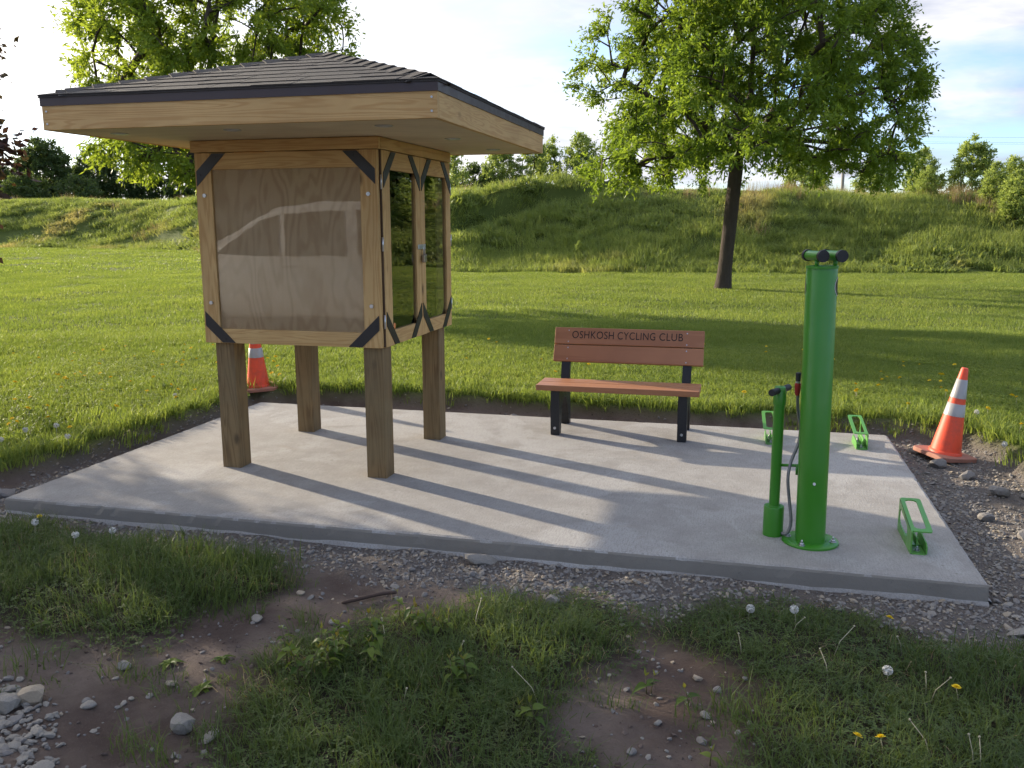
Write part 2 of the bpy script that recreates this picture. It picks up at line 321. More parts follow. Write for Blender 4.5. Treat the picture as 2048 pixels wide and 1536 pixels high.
setp(t, b, Base_Color=mixc(t, w, (0.028, 0.02, 0.014), (0.105, 0.078, 0.055)), Roughness=0.95); bump(t, b, w, 0.9, 0.04); M['bark'] = m
def conemat(name, col, em):
    m, t, b, o = newmat(name); v = objvec(t); d = ramp(t, noise(t, v, 9, 5, 0.7), [(0.46, 0.0), (0.72, 0.7)])
    c = mixc(t, d, col, tuple(x*0.55 + 0.03 for x in col)); setp(t, b, Base_Color=c, Roughness=0.5); return m
M['orange'] = conemat('fluorescent_orange_plastic', (0.86, 0.085, 0.028), 0)
M['band'] = plain('reflective_band', (0.36, 0.35, 0.34), 0.4, 0.1, 0.2, 14)
M['conebase'] = plain('dirty_orange_base', (0.36, 0.16, 0.11), 0.75, 0, 0.3, 8, 0.3)
M['car_white'] = plain('white_car_paint', (0.80, 0.80, 0.80), 0.25, 0, 0.02, 3, 0, 0.6)
M['car_glass'] = plain('dark_car_glass', (0.015, 0.017, 0.02), 0.08)
M['silver'] = plain('silver_paint', (0.5, 0.5, 0.52), 0.3, 0.6)
M['light_wood'] = plain('weathered_pole', (0.30, 0.27, 0.23), 0.85)

# ------------------------------------------------------------------ terrain
X0, Y0, SW, SD = -4.446, 4.427, 5.659, 3.126         # the concrete pad
X1, Y1 = X0 + SW, Y0 + SD
LOW = -0.10
EXC = [(-30,4.0),(-9,4.3),(-5.6,4.5),(-4.95,4.85),(-4.66,5.6),(-4.6,6.6),(-4.62,7.74),(-3.9,7.88),(-2.1,7.97),(-1.2,7.90),(0.1,7.88),(1.3,7.80),(1.75,7.62),(1.95,7.2),(2.0,6.4),(1.95,5.7),(2.2,5.0),(4,4.5),(9,4.2),(30,4.0),(30,-30),(-30,-30)]
GL = [(-6.5,4.15),(-4.6,4.22),(-3.94,4.15),(-3.3,4.07),(-2.84,4.1),(-2.45,3.99),(-2.27,3.76),(-2.34,3.51),(-2.4,3.25),(-2.5,3.0),(-2.76,3.08),(-3.14,3.2),(-3.6,2.9),(-6.5,2.6)]
GM = [(-1.85,3.22),(-1.48,3.62),(-1.06,3.86),(-0.55,3.82),(-0.5,3.46),(-0.6,3.15),(-0.5,2.5),(-0.5,1.6),(-1.6,1.6),(-1.55,2.4),(-1.62,2.72),(-1.78,2.94)]
GR = [(-0.18,3.85),(0.11,4.08),(0.57,4.16),(0.77,4.02),(0.86,3.86),(1.33,3.9),(3.0,3.9),(3.0,1.6),(0.05,1.6),(-0.01,2.67),(0.03,3.31),(-0.17,3.65)]
TH = np.array([-70,-46,-40,-36,-31,-24,-18,-8,0,10,16,25,40,60])
RB = np.array([72,73,66,60,47,36,31.5,30.5,30.5,31.5,33.5,36,38,40])
HT = np.array([3.1,3.15,3.1,3.1,3.05,2.95,2.9,2.95,2.9,2.45,2.15,2.1,2.1,2.1])
WD = np.array([13,13,12,12,11,10,9,9,9,9,9,9,9,9])
def hill_s(X, Y):
    r = np.hypot(X, Y); th = np.degrees(np.arctan2(X, Y)); rb = np.interp(th, TH, RB) + 1.1*fbm(X/7+9, Y/7)
    return (r - rb)/np.interp(th, TH, WD), th, r
def zg(X, Y):
    X = np.asarray(X, float); Y = np.asarray(Y, float)
    sd = sdpoly(X, Y, EXC) + 0.07*fbm(X*2.2, Y*2.2, 4)
    lawn = sstep((sd + 0.02)/0.13)
    z = LOW + (0.05 - LOW)*lawn
    far = sstep((np.hypot(X, Y) - 9)/8)
    z = z + lawn*(0.035*fbm(X/1.8, Y/1.8, 3) + far*(0.10*fbm(X/7, Y/7, 3) + 0.05*fbm(X/2.2, Y/2.2, 2)) - 0.02*far)
    fore = 1 - lawn
    for G in (GL, GM, GR): z = z + fore*0.05*sstep((0.12 - sdpoly(X, Y, G))/0.4)
    z = z + fore*(0.026*fbm(X*3, Y*3, 4) + 0.010*fbm(X*11, Y*11, 3))
    s, th, r = hill_s(X, Y)
    front = (Y > 5)
    h = np.interp(th, TH, HT)*sstep(s)
    bumps = (0.40*fbm(X/4.6 + 3, Y/4.6, 3) + 0.16*fbm(X/1.5, Y/1.5, 3))*sstep(s/0.25)*(1 - 0.75*sstep((s-0.95)/0.6))
    sp = np.interp(th, [-24, -18, -13, -8, -5], [0.25, 0.50, 0.72, 0.93, 1.05]); win = sstep((th+26)/4)*sstep((-5.5-th)/2)
    bumps = bumps - win*0.60*np.exp(-((s-sp)/0.05)**2) + win*0.60*np.exp(-((s-sp-0.11)/0.055)**2)
    return z + np.where(front, h + bumps, 0)
def axis_pts(segs):
    out = []
    for a, b, st in segs: out += list(np.arange(a, b, st))
    return np.array(out + [segs[-1][1]])
gx = np.concatenate([-np.geomspace(3000, 110, 14), axis_pts([(-100,-46,1.6),(-46,-16,0.8),(-16,-7,0.35),(-7,4,0.03),(4,9,0.25),(9,45,0.7)]), np.geomspace(50, 3000, 14)])
gy = np.concatenate([-np.geomspace(3000, 14, 14), axis_pts([(-12,1,0.8),(1,2,0.1),(2,9,0.03),(9,14,0.18),(14,28,0.4),(28,84,0.5)]), np.geomspace(90, 3000, 14)])
GX, GY = np.meshgrid(gx, gy); GZ = zg(GX, GY)
insl = (GX > X0+0.15) & (GX < X1-0.15) & (GY > Y0+0.15) & (GY < Y1-0.15); GZ = np.where(insl, -0.16, GZ)
nx, ny = len(gx), len(gy); idx = np.arange(nx*ny).reshape(ny, nx)
FQ = np.stack([idx[:-1,:-1], idx[:-1,1:], idx[1:,1:], idx[1:,:-1]], -1).reshape(-1, 4)
def sd_slab(X, Y): return np.maximum(np.maximum(X0-X, X-X1), np.maximum(Y0-Y, Y-Y1))
def zones(X, Y):
    lawn = sstep((sdpoly(X, Y, EXC) + 0.07*fbm(X*2.2, Y*2.2, 4))/0.14)
    ds = sd_slab(X, Y) + 0.12*fbm(X*1.6, Y*1.6, 4)
    wide = np.where(X > X1-0.3, 1.15, np.where(Y > Y1-0.1, 0.0, 0.66 + 0.15*np.clip(X+1, -1, 3)))
    grav = sstep((wide - ds)/0.25)*(1-lawn)
    fg = np.zeros_like(X)
    for G in (GL, GM, GR): fg = np.maximum(fg, sstep((0.20 + 0.26*fbm(X*2.4, Y*2.4, 4) - sdpoly(X, Y, G))/0.32))
    fg = fg*(1-lawn)*(1-sstep((0.20-ds)/0.1))
    return grav*(1-fg), lawn, fg
za, zb_, zc = zones(GX, GY)
me = npmesh('ground', np.stack([GX, GY, GZ], -1).reshape(-1, 3), FQ, True, {'zone': ('POINT', np.stack([za, zb_, zc], -1).reshape(-1, 3))})
tag(link('ground', me, M['ground']), kind='structure')

# concrete pad with a rough lip of overspilled concrete round its foot
b = MB(); per = []
for (ax_, ay_, bx_, by_, nx_, ny_) in ((X0, Y0, X1, Y0, 0, 1), (X1, Y0, X1, Y1, -1, 0), (X1, Y1, X0, Y1, 0, -1), (X0, Y1, X0, Y0, 1, 0)):
    n_ = int(math.hypot(bx_-ax_, by_-ay_)/0.035)
    for i in range(n_): per.append((ax_+(bx_-ax_)*i/n_, ay_+(by_-ay_)*i/n_, nx_, ny_, i == 0, len(per)))
prev_n = (1, 0); rings_ = []
cx_, cy_ = (X0+X1)/2, (Y0+Y1)/2
def _in(p, d):
    x, y, nx_, ny_, cor, _ = p
    if cor: return (x + d*(1 if x < cx_ else -1), y + d*(1 if y < cy_ else -1))
    return (x+nx_*d, y+ny_*d)
for zz_, ins, jx, jz in ((-0.22, 0.0, 0.0, 0.0), (-0.06, 0.0, 0.003, 0.0), (-0.016, 0.0015, 0.004, 0.004), (-0.005, 0.007, 0.006, 0.003), (0.0, 0.022, 0.006, 0.0)):
    rings_.append([b.bm.verts.new((*_in(p, ins + jx*(float(vnoise(p[5]*0.9, zz_*90+3))-0.3) + (0.012*max(0, float(vnoise(p[5]*0.7+50, 5))-0.80)*5 if zz_ > -0.05 else 0)), zz_ - jz*float(vnoise(p[5]*0.8, zz_*70+9)))) for p in per])
for u_, v_ in zip(rings_, rings_[1:]):
    for i in range(len(u_)): f_ = b.bm.faces.new((u_[i], u_[(i+1) % len(u_)], v_[(i+1) % len(u_)], v_[i])); f_.smooth = u_ is not rings_[0] and u_ is not rings_[1] and False
b.bm.faces.new(rings_[-1]); b.bm.faces.new(rings_[0][::-1])
pad = b.build('concrete_pavement', M['concrete']); tag(pad, kind='structure'); pad.data.materials.append(M['edge'])
for p in pad.data.polygons:
    if abs(p.normal.z) < 0.5: p.material_index = 1
def lip(a, bpt, nrm):
    a = np.array(a); d = np.array(bpt) - a; L = np.hypot(*d); n = int(L/0.03); V = []; Fc = []
    for i in range(n+1):
        p = a + d*i/n; w = 0.012 + 0.026*max(0, 0.5+float(fbm(i*0.09, nrm[0]*7+3.3, 3))); h = LOW + 0.008 + 0.012*float(fbm(i*0.13, 9.1, 3))
        V += [(p[0]-nrm[0]*0.02, p[1]-nrm[1]*0.02, h+0.014), (p[0]+nrm[0]*w*0.6, p[1]+nrm[1]*w*0.6, h), (p[0]+nrm[0]*w, p[1]+nrm[1]*w, LOW-0.06)]
        if i: k = 3*i; Fc += [(k-3, k-2, k+1, k), (k-2, k-1, k+2, k+1)]
    return npmesh('footing_lip', V, Fc, True)
for a, c_, n_ in (((X0,Y0),(X1,Y0),(0,-1)), ((X1,Y0),(X1,Y1),(1,0)), ((X0,Y1),(X0,Y0),(-1,0))):
    link('footing_lip', lip(a, c_, n_), M['concrete'], pad)

# ------------------------------------------------------------------ information kiosk
KX, KY = -2.876, 6.026
K = empty('information_kiosk', (KX, KY, 0)); tag(K, 'wooden notice kiosk with hipped shingle roof and glazed cabinet on four posts', 'kiosk')
PW = 0.071; SOF = 2.233
for sx_ in (-1, 1):
    for sy_ in (-1, 1):
        cx, cy = sx_*0.55, sy_*0.557
        MB().box(cx-PW, cx+PW, cy-PW, cy+PW, -0.004, SOF-0.004, 0.006).build('post', M['post'], K)
CL, CR, VF, VB, ZB, ZT = -0.672, 0.626, -0.663, 0.757, 0.891, 2.155
UD = 0.642; UL = -0.688
TH_ = 0.038
def strap(poly3, nrm, name, par):
    """flat steel strap from four corners in a plane, 4 mm thick"""
    n = Vector(nrm)*0.004; bm = bmesh.new(); lo = [bm.verts.new(p) for p in poly3]; hi = [bm.verts.new(Vector(p)+n) for p in poly3]; k = len(lo)
    bm.faces.new(lo); bm.faces.new(hi[::-1])
    for i in range(k): bm.faces.new((lo[i], hi[i], hi[(i+1) % k], lo[(i+1) % k]))
    bmesh.ops.recalc_face_normals(bm, faces=bm.faces); me = bpy.data.meshes.new(name); bm.to_mesh(me); bm.free(); return link(name, me, M['black'], par)
def end_panel(v_out, sgn):
    """framed plywood end with acrylic cover; sgn -1 faces the camera side"""
    f0, f1 = (v_out, v_out + TH_) if sgn < 0 else (v_out - TH_, v_out)
    stw, rb, rt = 0.118, 0.100, 0.108
    P_ = empty('notice_panel', (0, 0, 0)); P_.parent = K
    MB().box(CL, CL+stw, f0, f1, ZB, ZT, 0.003).build('stile', M['wood_z'], P_)
    MB().box(CR-stw, CR, f0, f1, ZB, ZT, 0.003).build('stile', M['wood_z'], P_)
    MB().box(CL+stw+0.001, CR-stw-0.001, f0+0.001, f1, ZB+0.001, ZB+rb, 0.003).build('rail', M['wood_x'], P_)
    MB().box(CL+stw+0.001, CR-stw-0.001, f0+0.001, f1, ZT-rt, ZT-0.001, 0.003).build('rail', M['wood_x'], P_)
    pv = f0 + 0.019 if sgn < 0 else f0 - 0.016
    MB().box(CL+stw-0.004, CR-stw+0.004, pv, pv+0.012, ZB+rb-0.004, ZT-rt+0.004).build('plywood_sheet', M['ply'], P_)
    av = f0 + 0.011 if sgn < 0 else f0 + 0.006
    MB().box(CL+stw-0.006, CR-stw+0.006, av, av+0.004, ZB+rb-0.006, ZT-rt+0.006).build('clear_cover_sheet', M['acrylic'], P_)
    vo = v_out + sgn*0.0005
    for (ux, dx) in ((CL, 1), (CR, -1)):
        for (zz_, dz) in ((ZB, 1), (ZT, -1)):
            q = [(ux+dx*0.012, vo, zz_+dz*0.118), (ux+dx*0.012, vo, zz_+dz*0.215), (ux+dx*0.232, vo, zz_+dz*0.004), (ux+dx*0.135, vo, zz_+dz*0.004)]
            s = strap([q[0], q[1], q[2], q[3]], (0, sgn, 0), 'corner_brace', P_)
            for k in (0.15, 0.85):
                pa = Vector(q[0]).lerp(Vector(q[3]), k).lerp(Vector(q[1]).lerp(Vector(q[2]), k), 0.5)
                MB().tube([pa, pa+Vector((0, sgn*0.008, 0))], 0.007, 8).build('screw', M['black'], s)
            pb = Vector((ux+dx*0.062, v_out, zz_+dz*0.275)); MB().tube([pb, pb+Vector((0, sgn*0.008, 0))], 0.013, 10).build('bolt', M['galv'], P_)
end_panel(VF, -1); end_panel(VB, 1)
def doors(u_out, sgn, lock):
    u0, u1 = (u_out-TH_, u_out) if sgn > 0 else (u_out, u_out+TH_)
    vA, vB = -0.616, 0.757; mid = 0.078
    for di, (a, c_, wa, wb) in enumerate(((vA, mid-0.003, 0.125, 0.092), (mid+0.003, vB-0.001, 0.088, 0.105))):
        D = empty('cabinet_door', (0, 0, 0)); D.parent = K
        rb, rt = 0.10, 0.118
        MB().box(u0, u1, a, a+wa, ZB, ZT, 0.003).build('stile', M['wood_z'], D)
        MB().box(u0, u1, c_-wb, c_, ZB, ZT, 0.003).build('stile', M['wood_z'], D)
        MB().box(u0+0.001, u1-0.001, a+wa+0.001, c_-wb-0.001, ZB+0.001, ZB+rb, 0.003).build('rail', M['wood_y'], D)
        MB().box(u0+0.001, u1-0.001, a+wa+0.001, c_-wb-0.001, ZT-rt, ZT-0.001, 0.003).build('rail', M['wood_y'], D)
        gu = (u0+u1)/2
        MB().box(gu-0.003, gu+0.003, a+wa-0.008, c_-wb+0.008, ZB+rb-0.008, ZT-rt+0.008).build('pane', M['glass'], D)
        uo = u_out + sgn*0.0006
        for (vx, dv) in ((a, 1), (c_, -1)):
            for (zz_, dz) in ((ZB, 1), (ZT, -1)):
                q = [(uo, vx+dv*0.012, zz_+dz*0.14), (uo, vx+dv*0.012, zz_+dz*0.235), (uo, vx+dv*0.232, zz_+dz*0.004), (uo, vx+dv*0.15, zz_+dz*0.004)]
                strap(q, (sgn, 0, 0), 'corner_brace', D)
        ve = a if di == 0 else c_
        for hz in (ZB+0.17, (ZB+ZT)/2+0.04, ZT-0.20):
            sgv = -1 if di == 0 else 1
            MB().tube([(u_out-sgn*0.004, ve+sgv*0.010, hz-0.045), (u_out-sgn*0.004, ve+sgv*0.010, hz+0.045)], 0.007, 8).build('hinge', M['galv'], D)
        if lock and di == 1:
            hs = MB().box(u_out+0.001, u_out+0.007, mid-0.075, mid+0.075, 1.512, 1.545, 0.002).build('hasp', M['galv'], D)
            MB().tube([(u_out+0.022, mid-0.012, 1.47), (u_out+0.022, mid-0.012, 1.52), (u_out+0.022, mid-0.006, 1.535), (u_out+0.022, mid+0.006, 1.535), (u_out+0.022, mid+0.012, 1.52), (u_out+0.022, mid+0.012, 1.47)], 0.004, 8).build('shackle', M['galv'], hs)
            MB().box(u_out+0.010, u_out+0.034, mid-0.026, mid+0.026, 1.418, 1.474, 0.006).build('padlock', M['brass'], hs)
doors(UD, 1, True); doors(UL, -1, False)
for uu in (UL+0.002, CR-0.014):
    for vv in (VF+TH_+0.001,):
        MB().box(uu, uu+0.026, vv, vv+0.030, ZB+0.004, ZT).build('jamb_strip', M['jamb'], K)
MB().box(CL+0.02, CR-0.02, VF+0.07, VB-0.07, ZB+0.012, ZB+0.03).build('cabinet_floor', M['soffit'], K)
MB().box(-0.03, 0.03, VF+0.07, VB-0.07, ZB+0.04, SOF-0.01).build('display_board', M['ply'], K)
# header boards under the soffit
hv = 0.012
MB().box(UL-0.004, UD+0.004, VF-hv, VF-hv+0.038, ZT+0.004, SOF-0.001, 0.003).build('header_board', M['wood_x'], K)
MB().box(UL-0.004, UD+0.004, VB+hv-0.038, VB+hv, ZT+0.004, SOF-0.001, 0.003).build('header_board', M['wood_x'], K)
MB().box(UD-0.034, UD+0.006, VF-hv+0.039, VB+hv-0.039, ZT+0.004, SOF-0.001, 0.003).build('header_board', M['wood_y'], K)
MB().box(UL-0.006, UL+0.034, VF-hv+0.039, VB+hv-0.039, ZT+0.004, SOF-0.001, 0.003).build('header_board', M['wood_y'], K)
# roof
RX, RY, RW, RD, Z1, Z2, ZA = 0.117, -0.243, 2.418, 2.532, 2.3675, 2.4215, 2.815
rx0, rx1, ry0, ry1 = RX-RW/2, RX+RW/2, RY-RD/2, RY+RD/2
RF = empty('roof', (0, 0, 0)); RF.parent = K
ft = 0.03
MB().box(rx0, rx1, ry0, ry0+ft, SOF, Z1+0.02, 0.002).build('fascia_board', M['wood_x'], RF)
MB().box(rx0, rx1, ry1-ft, ry1, SOF, Z1+0.02, 0.002).build('fascia_board', M['wood_x'], RF)
MB().box(rx1-ft, rx1, ry0+ft+0.0005, ry1-ft-0.0005, SOF, Z1+0.02, 0.002).build('fascia_board', M['wood_y'], RF)
MB().box(rx0, rx0+ft, ry0+ft+0.0005, ry1-ft-0.0005, SOF, Z1+0.02, 0.002).build('fascia_board', M['wood_y'], RF)
MB().box(rx0+ft+0.001, rx1-ft-0.001, ry0+ft+0.001, ry1-ft-0.001, SOF+0.003, SOF+0.015).build('soffit', M['soffit'], RF)
for (vx, vy) in ((rx0+0.28, ry0+0.30), (RX-0.15, ry0+0.28), (rx1-0.42, ry0+0.30), (rx1-0.30, RY-0.1), (rx1-0.28, ry1-0.45), (RX, ry1-0.3), (rx0+0.28, ry1-0.3), (rx0+0.28, RY)):
    MB().lathe([(0.052, SOF-0.002), (0.052, SOF+0.004)], 24, (vx, vy, 0)).lathe([(0.034, SOF-0.005), (0.038, SOF-0.0021)], 24, (vx, vy, 0)).build('soffit_vent', M['galv'], RF)
dg_ = 0.006
MB().box(rx0-dg_, rx1+dg_, ry0-dg_, ry0-0.001, Z1, Z2).build('drip_edge', M['brown_metal'], RF)
MB().box(rx0-dg_, rx1+dg_, ry1+0.001, ry1+dg_, Z1, Z2).build('drip_edge', M['brown_metal'], RF)
MB().box(rx1+0.001, rx1+dg_, ry0-0.0005, ry1+0.0005, Z1, Z2).build('drip_edge', M['brown_metal'], RF)
MB().box(rx0-dg_, rx0-0.001, ry0-0.0005, ry1+0.0005, Z1, Z2).build('drip_edge', M['brown_metal'], RF)
A = Vector((RX, RY, ZA)); e = 0.012
CO = [Vector((rx0-e, ry0-e, Z2)), Vector((rx1+e, ry0-e, Z2)), Vector((rx1+e, ry1+e, Z2)), Vector((rx0-e, ry1+e, Z2))]
bm = bmesh.new(); vs_ = [bm.verts.new(c) for c in CO] + [bm.verts.new(A)] + [bm.verts.new(c - Vector((0, 0, 0.008))) for c in CO]
for i in range(4): bm.faces.new((vs_[i], vs_[(i+1) % 4], vs_[4])); bm.faces.new((vs_[i], vs_[5+i], vs_[5+(i+1) % 4], vs_[(i+1) % 4]))
bm.faces.new(vs_[5:9][::-1]); me = bpy.data.meshes.new('roof_deck'); bm.to_mesh(me); bm.free(); link('roof_deck', me, M['shingle'], RF)
ROWS = 9
def prism8(name, lo, hi_, nrm, parent):
    """slab of four bottom corners and four lifted corners"""
    bm = bmesh.new(); a = [bm.verts.new(p) for p in lo]; c = [bm.verts.new(p) for p in hi_]
    bm.faces.new(a[::-1]); bm.faces.new(c)
    for i in range(4): bm.faces.new((a[i], a[(i+1) % 4], c[(i+1) % 4], c[i]))
    bmesh.ops.recalc_face_normals(bm, faces=bm.faces); me = bpy.data.meshes.new(name); bm.to_mesh(me); bm.free(); return link(name, me, M['shingle'], parent)
for sidx in range(4):
    Pa, Pb = CO[sidx], CO[(sidx+1) % 4]; nrm = (Pb-Pa).cross(A-Pa).normalized()
    if nrm.z < 0: nrm = -nrm
    for r in range(ROWS):
        t0, t1 = r/ROWS, min(1.0, (r+1)/ROWS + 0.012)
        L0, R0 = Pa.lerp(A, t0), Pb.lerp(A, t0); L1, R1 = Pa.lerp(A, t1), Pb.lerp(A, t1)
        u = (R0-L0).normalized(); wl = (R0-L0).length; up0 = L1 - L0; off = up0.dot(u); w1 = (R1-L1).length
        perp = up0 - u*off
        x = -random.uniform(0.02, 0.28)
        while x < wl - 0.03:
            w = random.choice((0.27, 0.31, 0.33, 0.36, 0.24)); xa, xb = max(0, x), min(wl, x+w-0.006); x += w
            if xb-xa < 0.05 or r == ROWS-1 and False: continue
            ta, tb = min(max(xa, off), off+w1), min(max(xb, off), off+w1)
            if xa < off: ta = off if xb > off else None
            if ta is None: ta = tb = off
            drop = random.choice((0.0, 0.0, 0.012, 0.02)); lift = 0.0075 + random.uniform(0, 0.004)
            dn = -perp.normalized()*drop if r else Vector()
            b0, b1, b2, b3 = L0+u*xa+dn, L0+u*xb+dn, L0+perp+u*tb, L0+perp+u*ta
            if (b2-b3).length < 0.004: b2 = b2 + u*0.004
            prism8('shingle', [b0+nrm*0.002, b1+nrm*0.002, b2+nrm*0.001, b3+nrm*0.001], [b0+nrm*lift, b1+nrm*lift, b2+nrm*0.004, b3+nrm*0.004], nrm, RF)
for i in range(4):           # hip caps, each folded over the ridge
    Cn = CO[i]; d = A - Cn; n_c = 12; side = Vector((d.x, d.y, 0)).normalized().cross(Vector((0, 0, 1)))
    for k in range(n_c):
        a0 = Cn + d*(k/n_c) + Vector((0, 0, 0.013)); a1 = Cn + d*min(1.0, (k+1.15)/n_c) + Vector((0, 0, 0.007)); hw = 0.135; dr = 0.046
        if k == 0: a0 = a0 + d.normalized()*0.10
        bm = bmesh.new(); pr = []
        for p, extra in ((a0, 0.0), (a1, 0.0)):
            pr.append([p - side*hw - Vector((0, 0, dr)), p - side*hw*0.4 - Vector((0, 0, dr*0.34)), p + Vector((0, 0, 0.004)), p + side*hw*0.4 - Vector((0, 0, dr*0.34)), p + side*hw - Vector((0, 0, dr))])
        up = Vector((0, 0, 0.0065)); V_ = [[bm.verts.new(q) for q in row] for row in pr]; U_ = [[bm.verts.new(q+up*(1.0 if j == 0 else 0.3)) for q in row] for j, row in enumerate(pr)]
        for s_ in range(4):
            bm.faces.new((U_[0][s_], U_[0][s_+1], U_[1][s_+1], U_[1][s_])); bm.faces.new((V_[0][s_], V_[1][s_], V_[1][s_+1], V_[0][s_+1])); bm.faces.new((V_[0][s_], V_[0][s_+1], U_[0][s_+1], U_[0][s_]))
        bm.faces.new((V_[0][0], U_[0][0], U_[1][0], V_[1][0])); bm.faces.new((V_[0][4], V_[1][4], U_[1][4], U_[0][4]))
        bmesh.ops.recalc_face_normals(bm, faces=bm.faces); me = bpy.data.meshes.new('hip_shingle'); bm.to_mesh(me); bm.free(); link('hip_shingle', me, M['shingle'], RF)
for (nx_, nz_) in ((rx0+0.03, SOF+0.035), (rx0+0.03, SOF+0.105), (rx1-0.03, SOF+0.035), (rx1-0.03, SOF+0.105)):
    MB().tube([(nx_, ry0-0.0005, nz_), (nx_, ry0-0.004, nz_)], 0.006, 8).build('nail_head', M['galv'], RF)
bk = MB().box(-0.045, 0.045, -0.03, 0.03, 0, 0.055, 0.006).build('brick_piece', M['brick'], None, (KX+0.50, KY-0.42, ZB+0.0305), (0, 0, 0.5))
tag(bk, 'small red brick piece behind the glass at the bottom of the near cabinet door', 'brick')

# ------------------------------------------------------------------ bench
B = empty('park_bench', (-0.8947, 6.8468, 0)); tag(B, 'brown plank bench with black legs and an engraved backrest on the concrete pad', 'bench')
bw = 0.632
MB().box(-bw-0.03, bw-0.005, 0.0, 0.17, 0.372, 0.4175, 0.006).build('seat_board', M['bench_wood'], B)
MB().box(-bw-0.03, bw-0.005, 0.176, 0.345, 0.3725, 0.418, 0.006).build('seat_board', M['bench_wood'], B)
tilt = math.atan2(0.10, 0.275)
def backboard(z0, z1):
    return MB().box(-bw+0.012, bw-0.002, -0.02, 0.02, z0, z1, 0.005).build('back_board', M['bench_wood'], B, (0, 0.50, 0.5358), (-tilt, 0, 0))
Lb = 0.293
lowb = backboard(0.0, 0.143); upb = backboard(0.149, Lb)
for word, pa, pb in (('OSHKOSH', 1148, 1233), ('CYCLING', 1240.5, 1316), ('CLUB', 1324, 1370.5)):
    fc = bpy.data.curves.new('lettering', 'FONT'); fc.body = word; fc.size = 0.1; fc.extrude = 0.0006; fc.space_character = 1.06
    to = bpy.data.objects.new('t', fc); COL.objects.link(to); bpy.context.view_layer.update()
    tme = bpy.data.meshes.new_from_object(to.evaluated_get(bpy.context.evaluated_depsgraph_get())); bpy.data.objects.remove(to); tme.materials.clear(); tme.materials.append(M['ink'])
    xs_ = [v.co.x for v in tme.vertices]; zs_ = [v.co.y for v in tme.vertices]; ua, ub = ((-0.62 + (p-1112)/300*1.25) for p in (pa, pb)); kx = (ub-ua)/(max(xs_)-min(xs_)); ky = 0.064/(max(zs_)-min(zs_))
    let = link('lettering', tme, None, upb); let.rotation_euler = (math.pi/2, 0, 0); let.scale = (kx, ky, 1); let.location = (ua - min(xs_)*kx, -0.0212, 0.232 - ky*(max(zs_)+min(zs_))/2)
for bb_, z0 in ((lowb, 0.0), (upb, 0.149)):
    for ux in (-0.50, 0.49):
        for dz in (0.022, 0.118):
            MB().tube([(ux, -0.0205, z0+dz), (ux, -0.0225, z0+dz)], 0.0055, 8).build('screw', M['galv'], bb_)
for k, ux in enumerate((-0.512, 0.50)):
    # one moulded plastic frame a side: front leg, rear leg joined by an arch, back upright
    prof = [(0.045, 0), (0.125, 0), (0.130, 0.10), (0.155, 0.20), (0.20, 0.262), (0.27, 0.285), (0.34, 0.262), (0.40, 0.19), (0.455, 0.09), (0.475, 0), (0.555, 0), (0.535, 0.12), (0.515, 0.30), (0.525, 0.45), (0.555, 0.60), (0.615, 0.765), (0.585, 0.775), (0.525, 0.63), (0.485, 0.47), (0.462, 0.372), (0.035, 0.372), (0.040, 0.2)]
    prof = [(a, c) for a, c in prof]
    lg = MB().prism(prof, ux-0.036, ux+0.036, 'x', 0.006).build('leg', M['bench_black'], B)
    MB().tube([(ux, 0.045, 0.06), (ux, 0.036, 0.06)], 0.011, 10).build('anchor_bolt', M['galv'], lg)

# ------------------------------------------------------------------ bicycle repair stand
PX, PY, PZ, PR = 0.424, 4.83, 1.4747, 0.0775
ST = empty('repair_stand', (PX, PY, 0)); tag(ST, 'tall green bicycle repair stand with two black capped hanger arms on top', 'repair stand')
ST.rotation_euler = (0, R_(-0.85), 0)
b = MB().lathe([(PR, 0.010), (PR, PZ-0.006), (PR-0.003, PZ)], 48); sharp(b.build('pole', M['green'], ST), 50)
sharp(MB().lathe([(PR+0.0035, PZ-0.008), (PR+0.0035, PZ+0.004), (PR-0.002, PZ+0.006)], 48).build('top_cap', M['green'], ST), 50)
fl = sharp(MB().lathe([(0.147, 0.0), (0.147, 0.010), (0.144, 0.0125), (PR+0.001, 0.0125)], 48).build('base_flange', M['green'], ST), 50)
for a in (-115, -10, 75, 165):
    x, y = 0.117*math.cos(R_(a)), 0.117*math.sin(R_(a))
    bo = MB().lathe([(0.017, 0.0127), (0.017, 0.016)], 16, (x, y, 0)).lathe([(0.0115, 0.0161), (0.0115, 0.028)], 6, (x, y, 0)).lathe([(0.006, 0.0281), (0.006, 0.040), (0.004, 0.043)], 12, (x, y, 0)).build('anchor_bolt', M['galv'], fl)
for hx in (-0.028, 0.062):
    s = MB().tube([(hx, -0.02, PZ), (hx, -0.02, PZ+0.036)], 0.010, 12).tube([(hx, 0.015, PZ), (hx, 0.015, PZ+0.036)], 0.009, 12).build('hanger_bracket', M['green'], ST)
    d = Vector((0.065, -0.16, 0)); c = Vector((hx-0.008, 0.0, PZ+0.056)); p0, p1 = c-d*0.5, c+d*0.5
    h = MB().tube([p0, p1], 0.0255, 24).build('hanger_arm', M['green'], ST); sharp(h)
    for p, q in ((p0, -0.10), (p1, 0.10)):
        sharp(MB().tube([p-d*0.08*(1 if q > 0 else -1), p+d*q*0.35], 0.0305, 24).build('end_cap', M['rubber'], h))
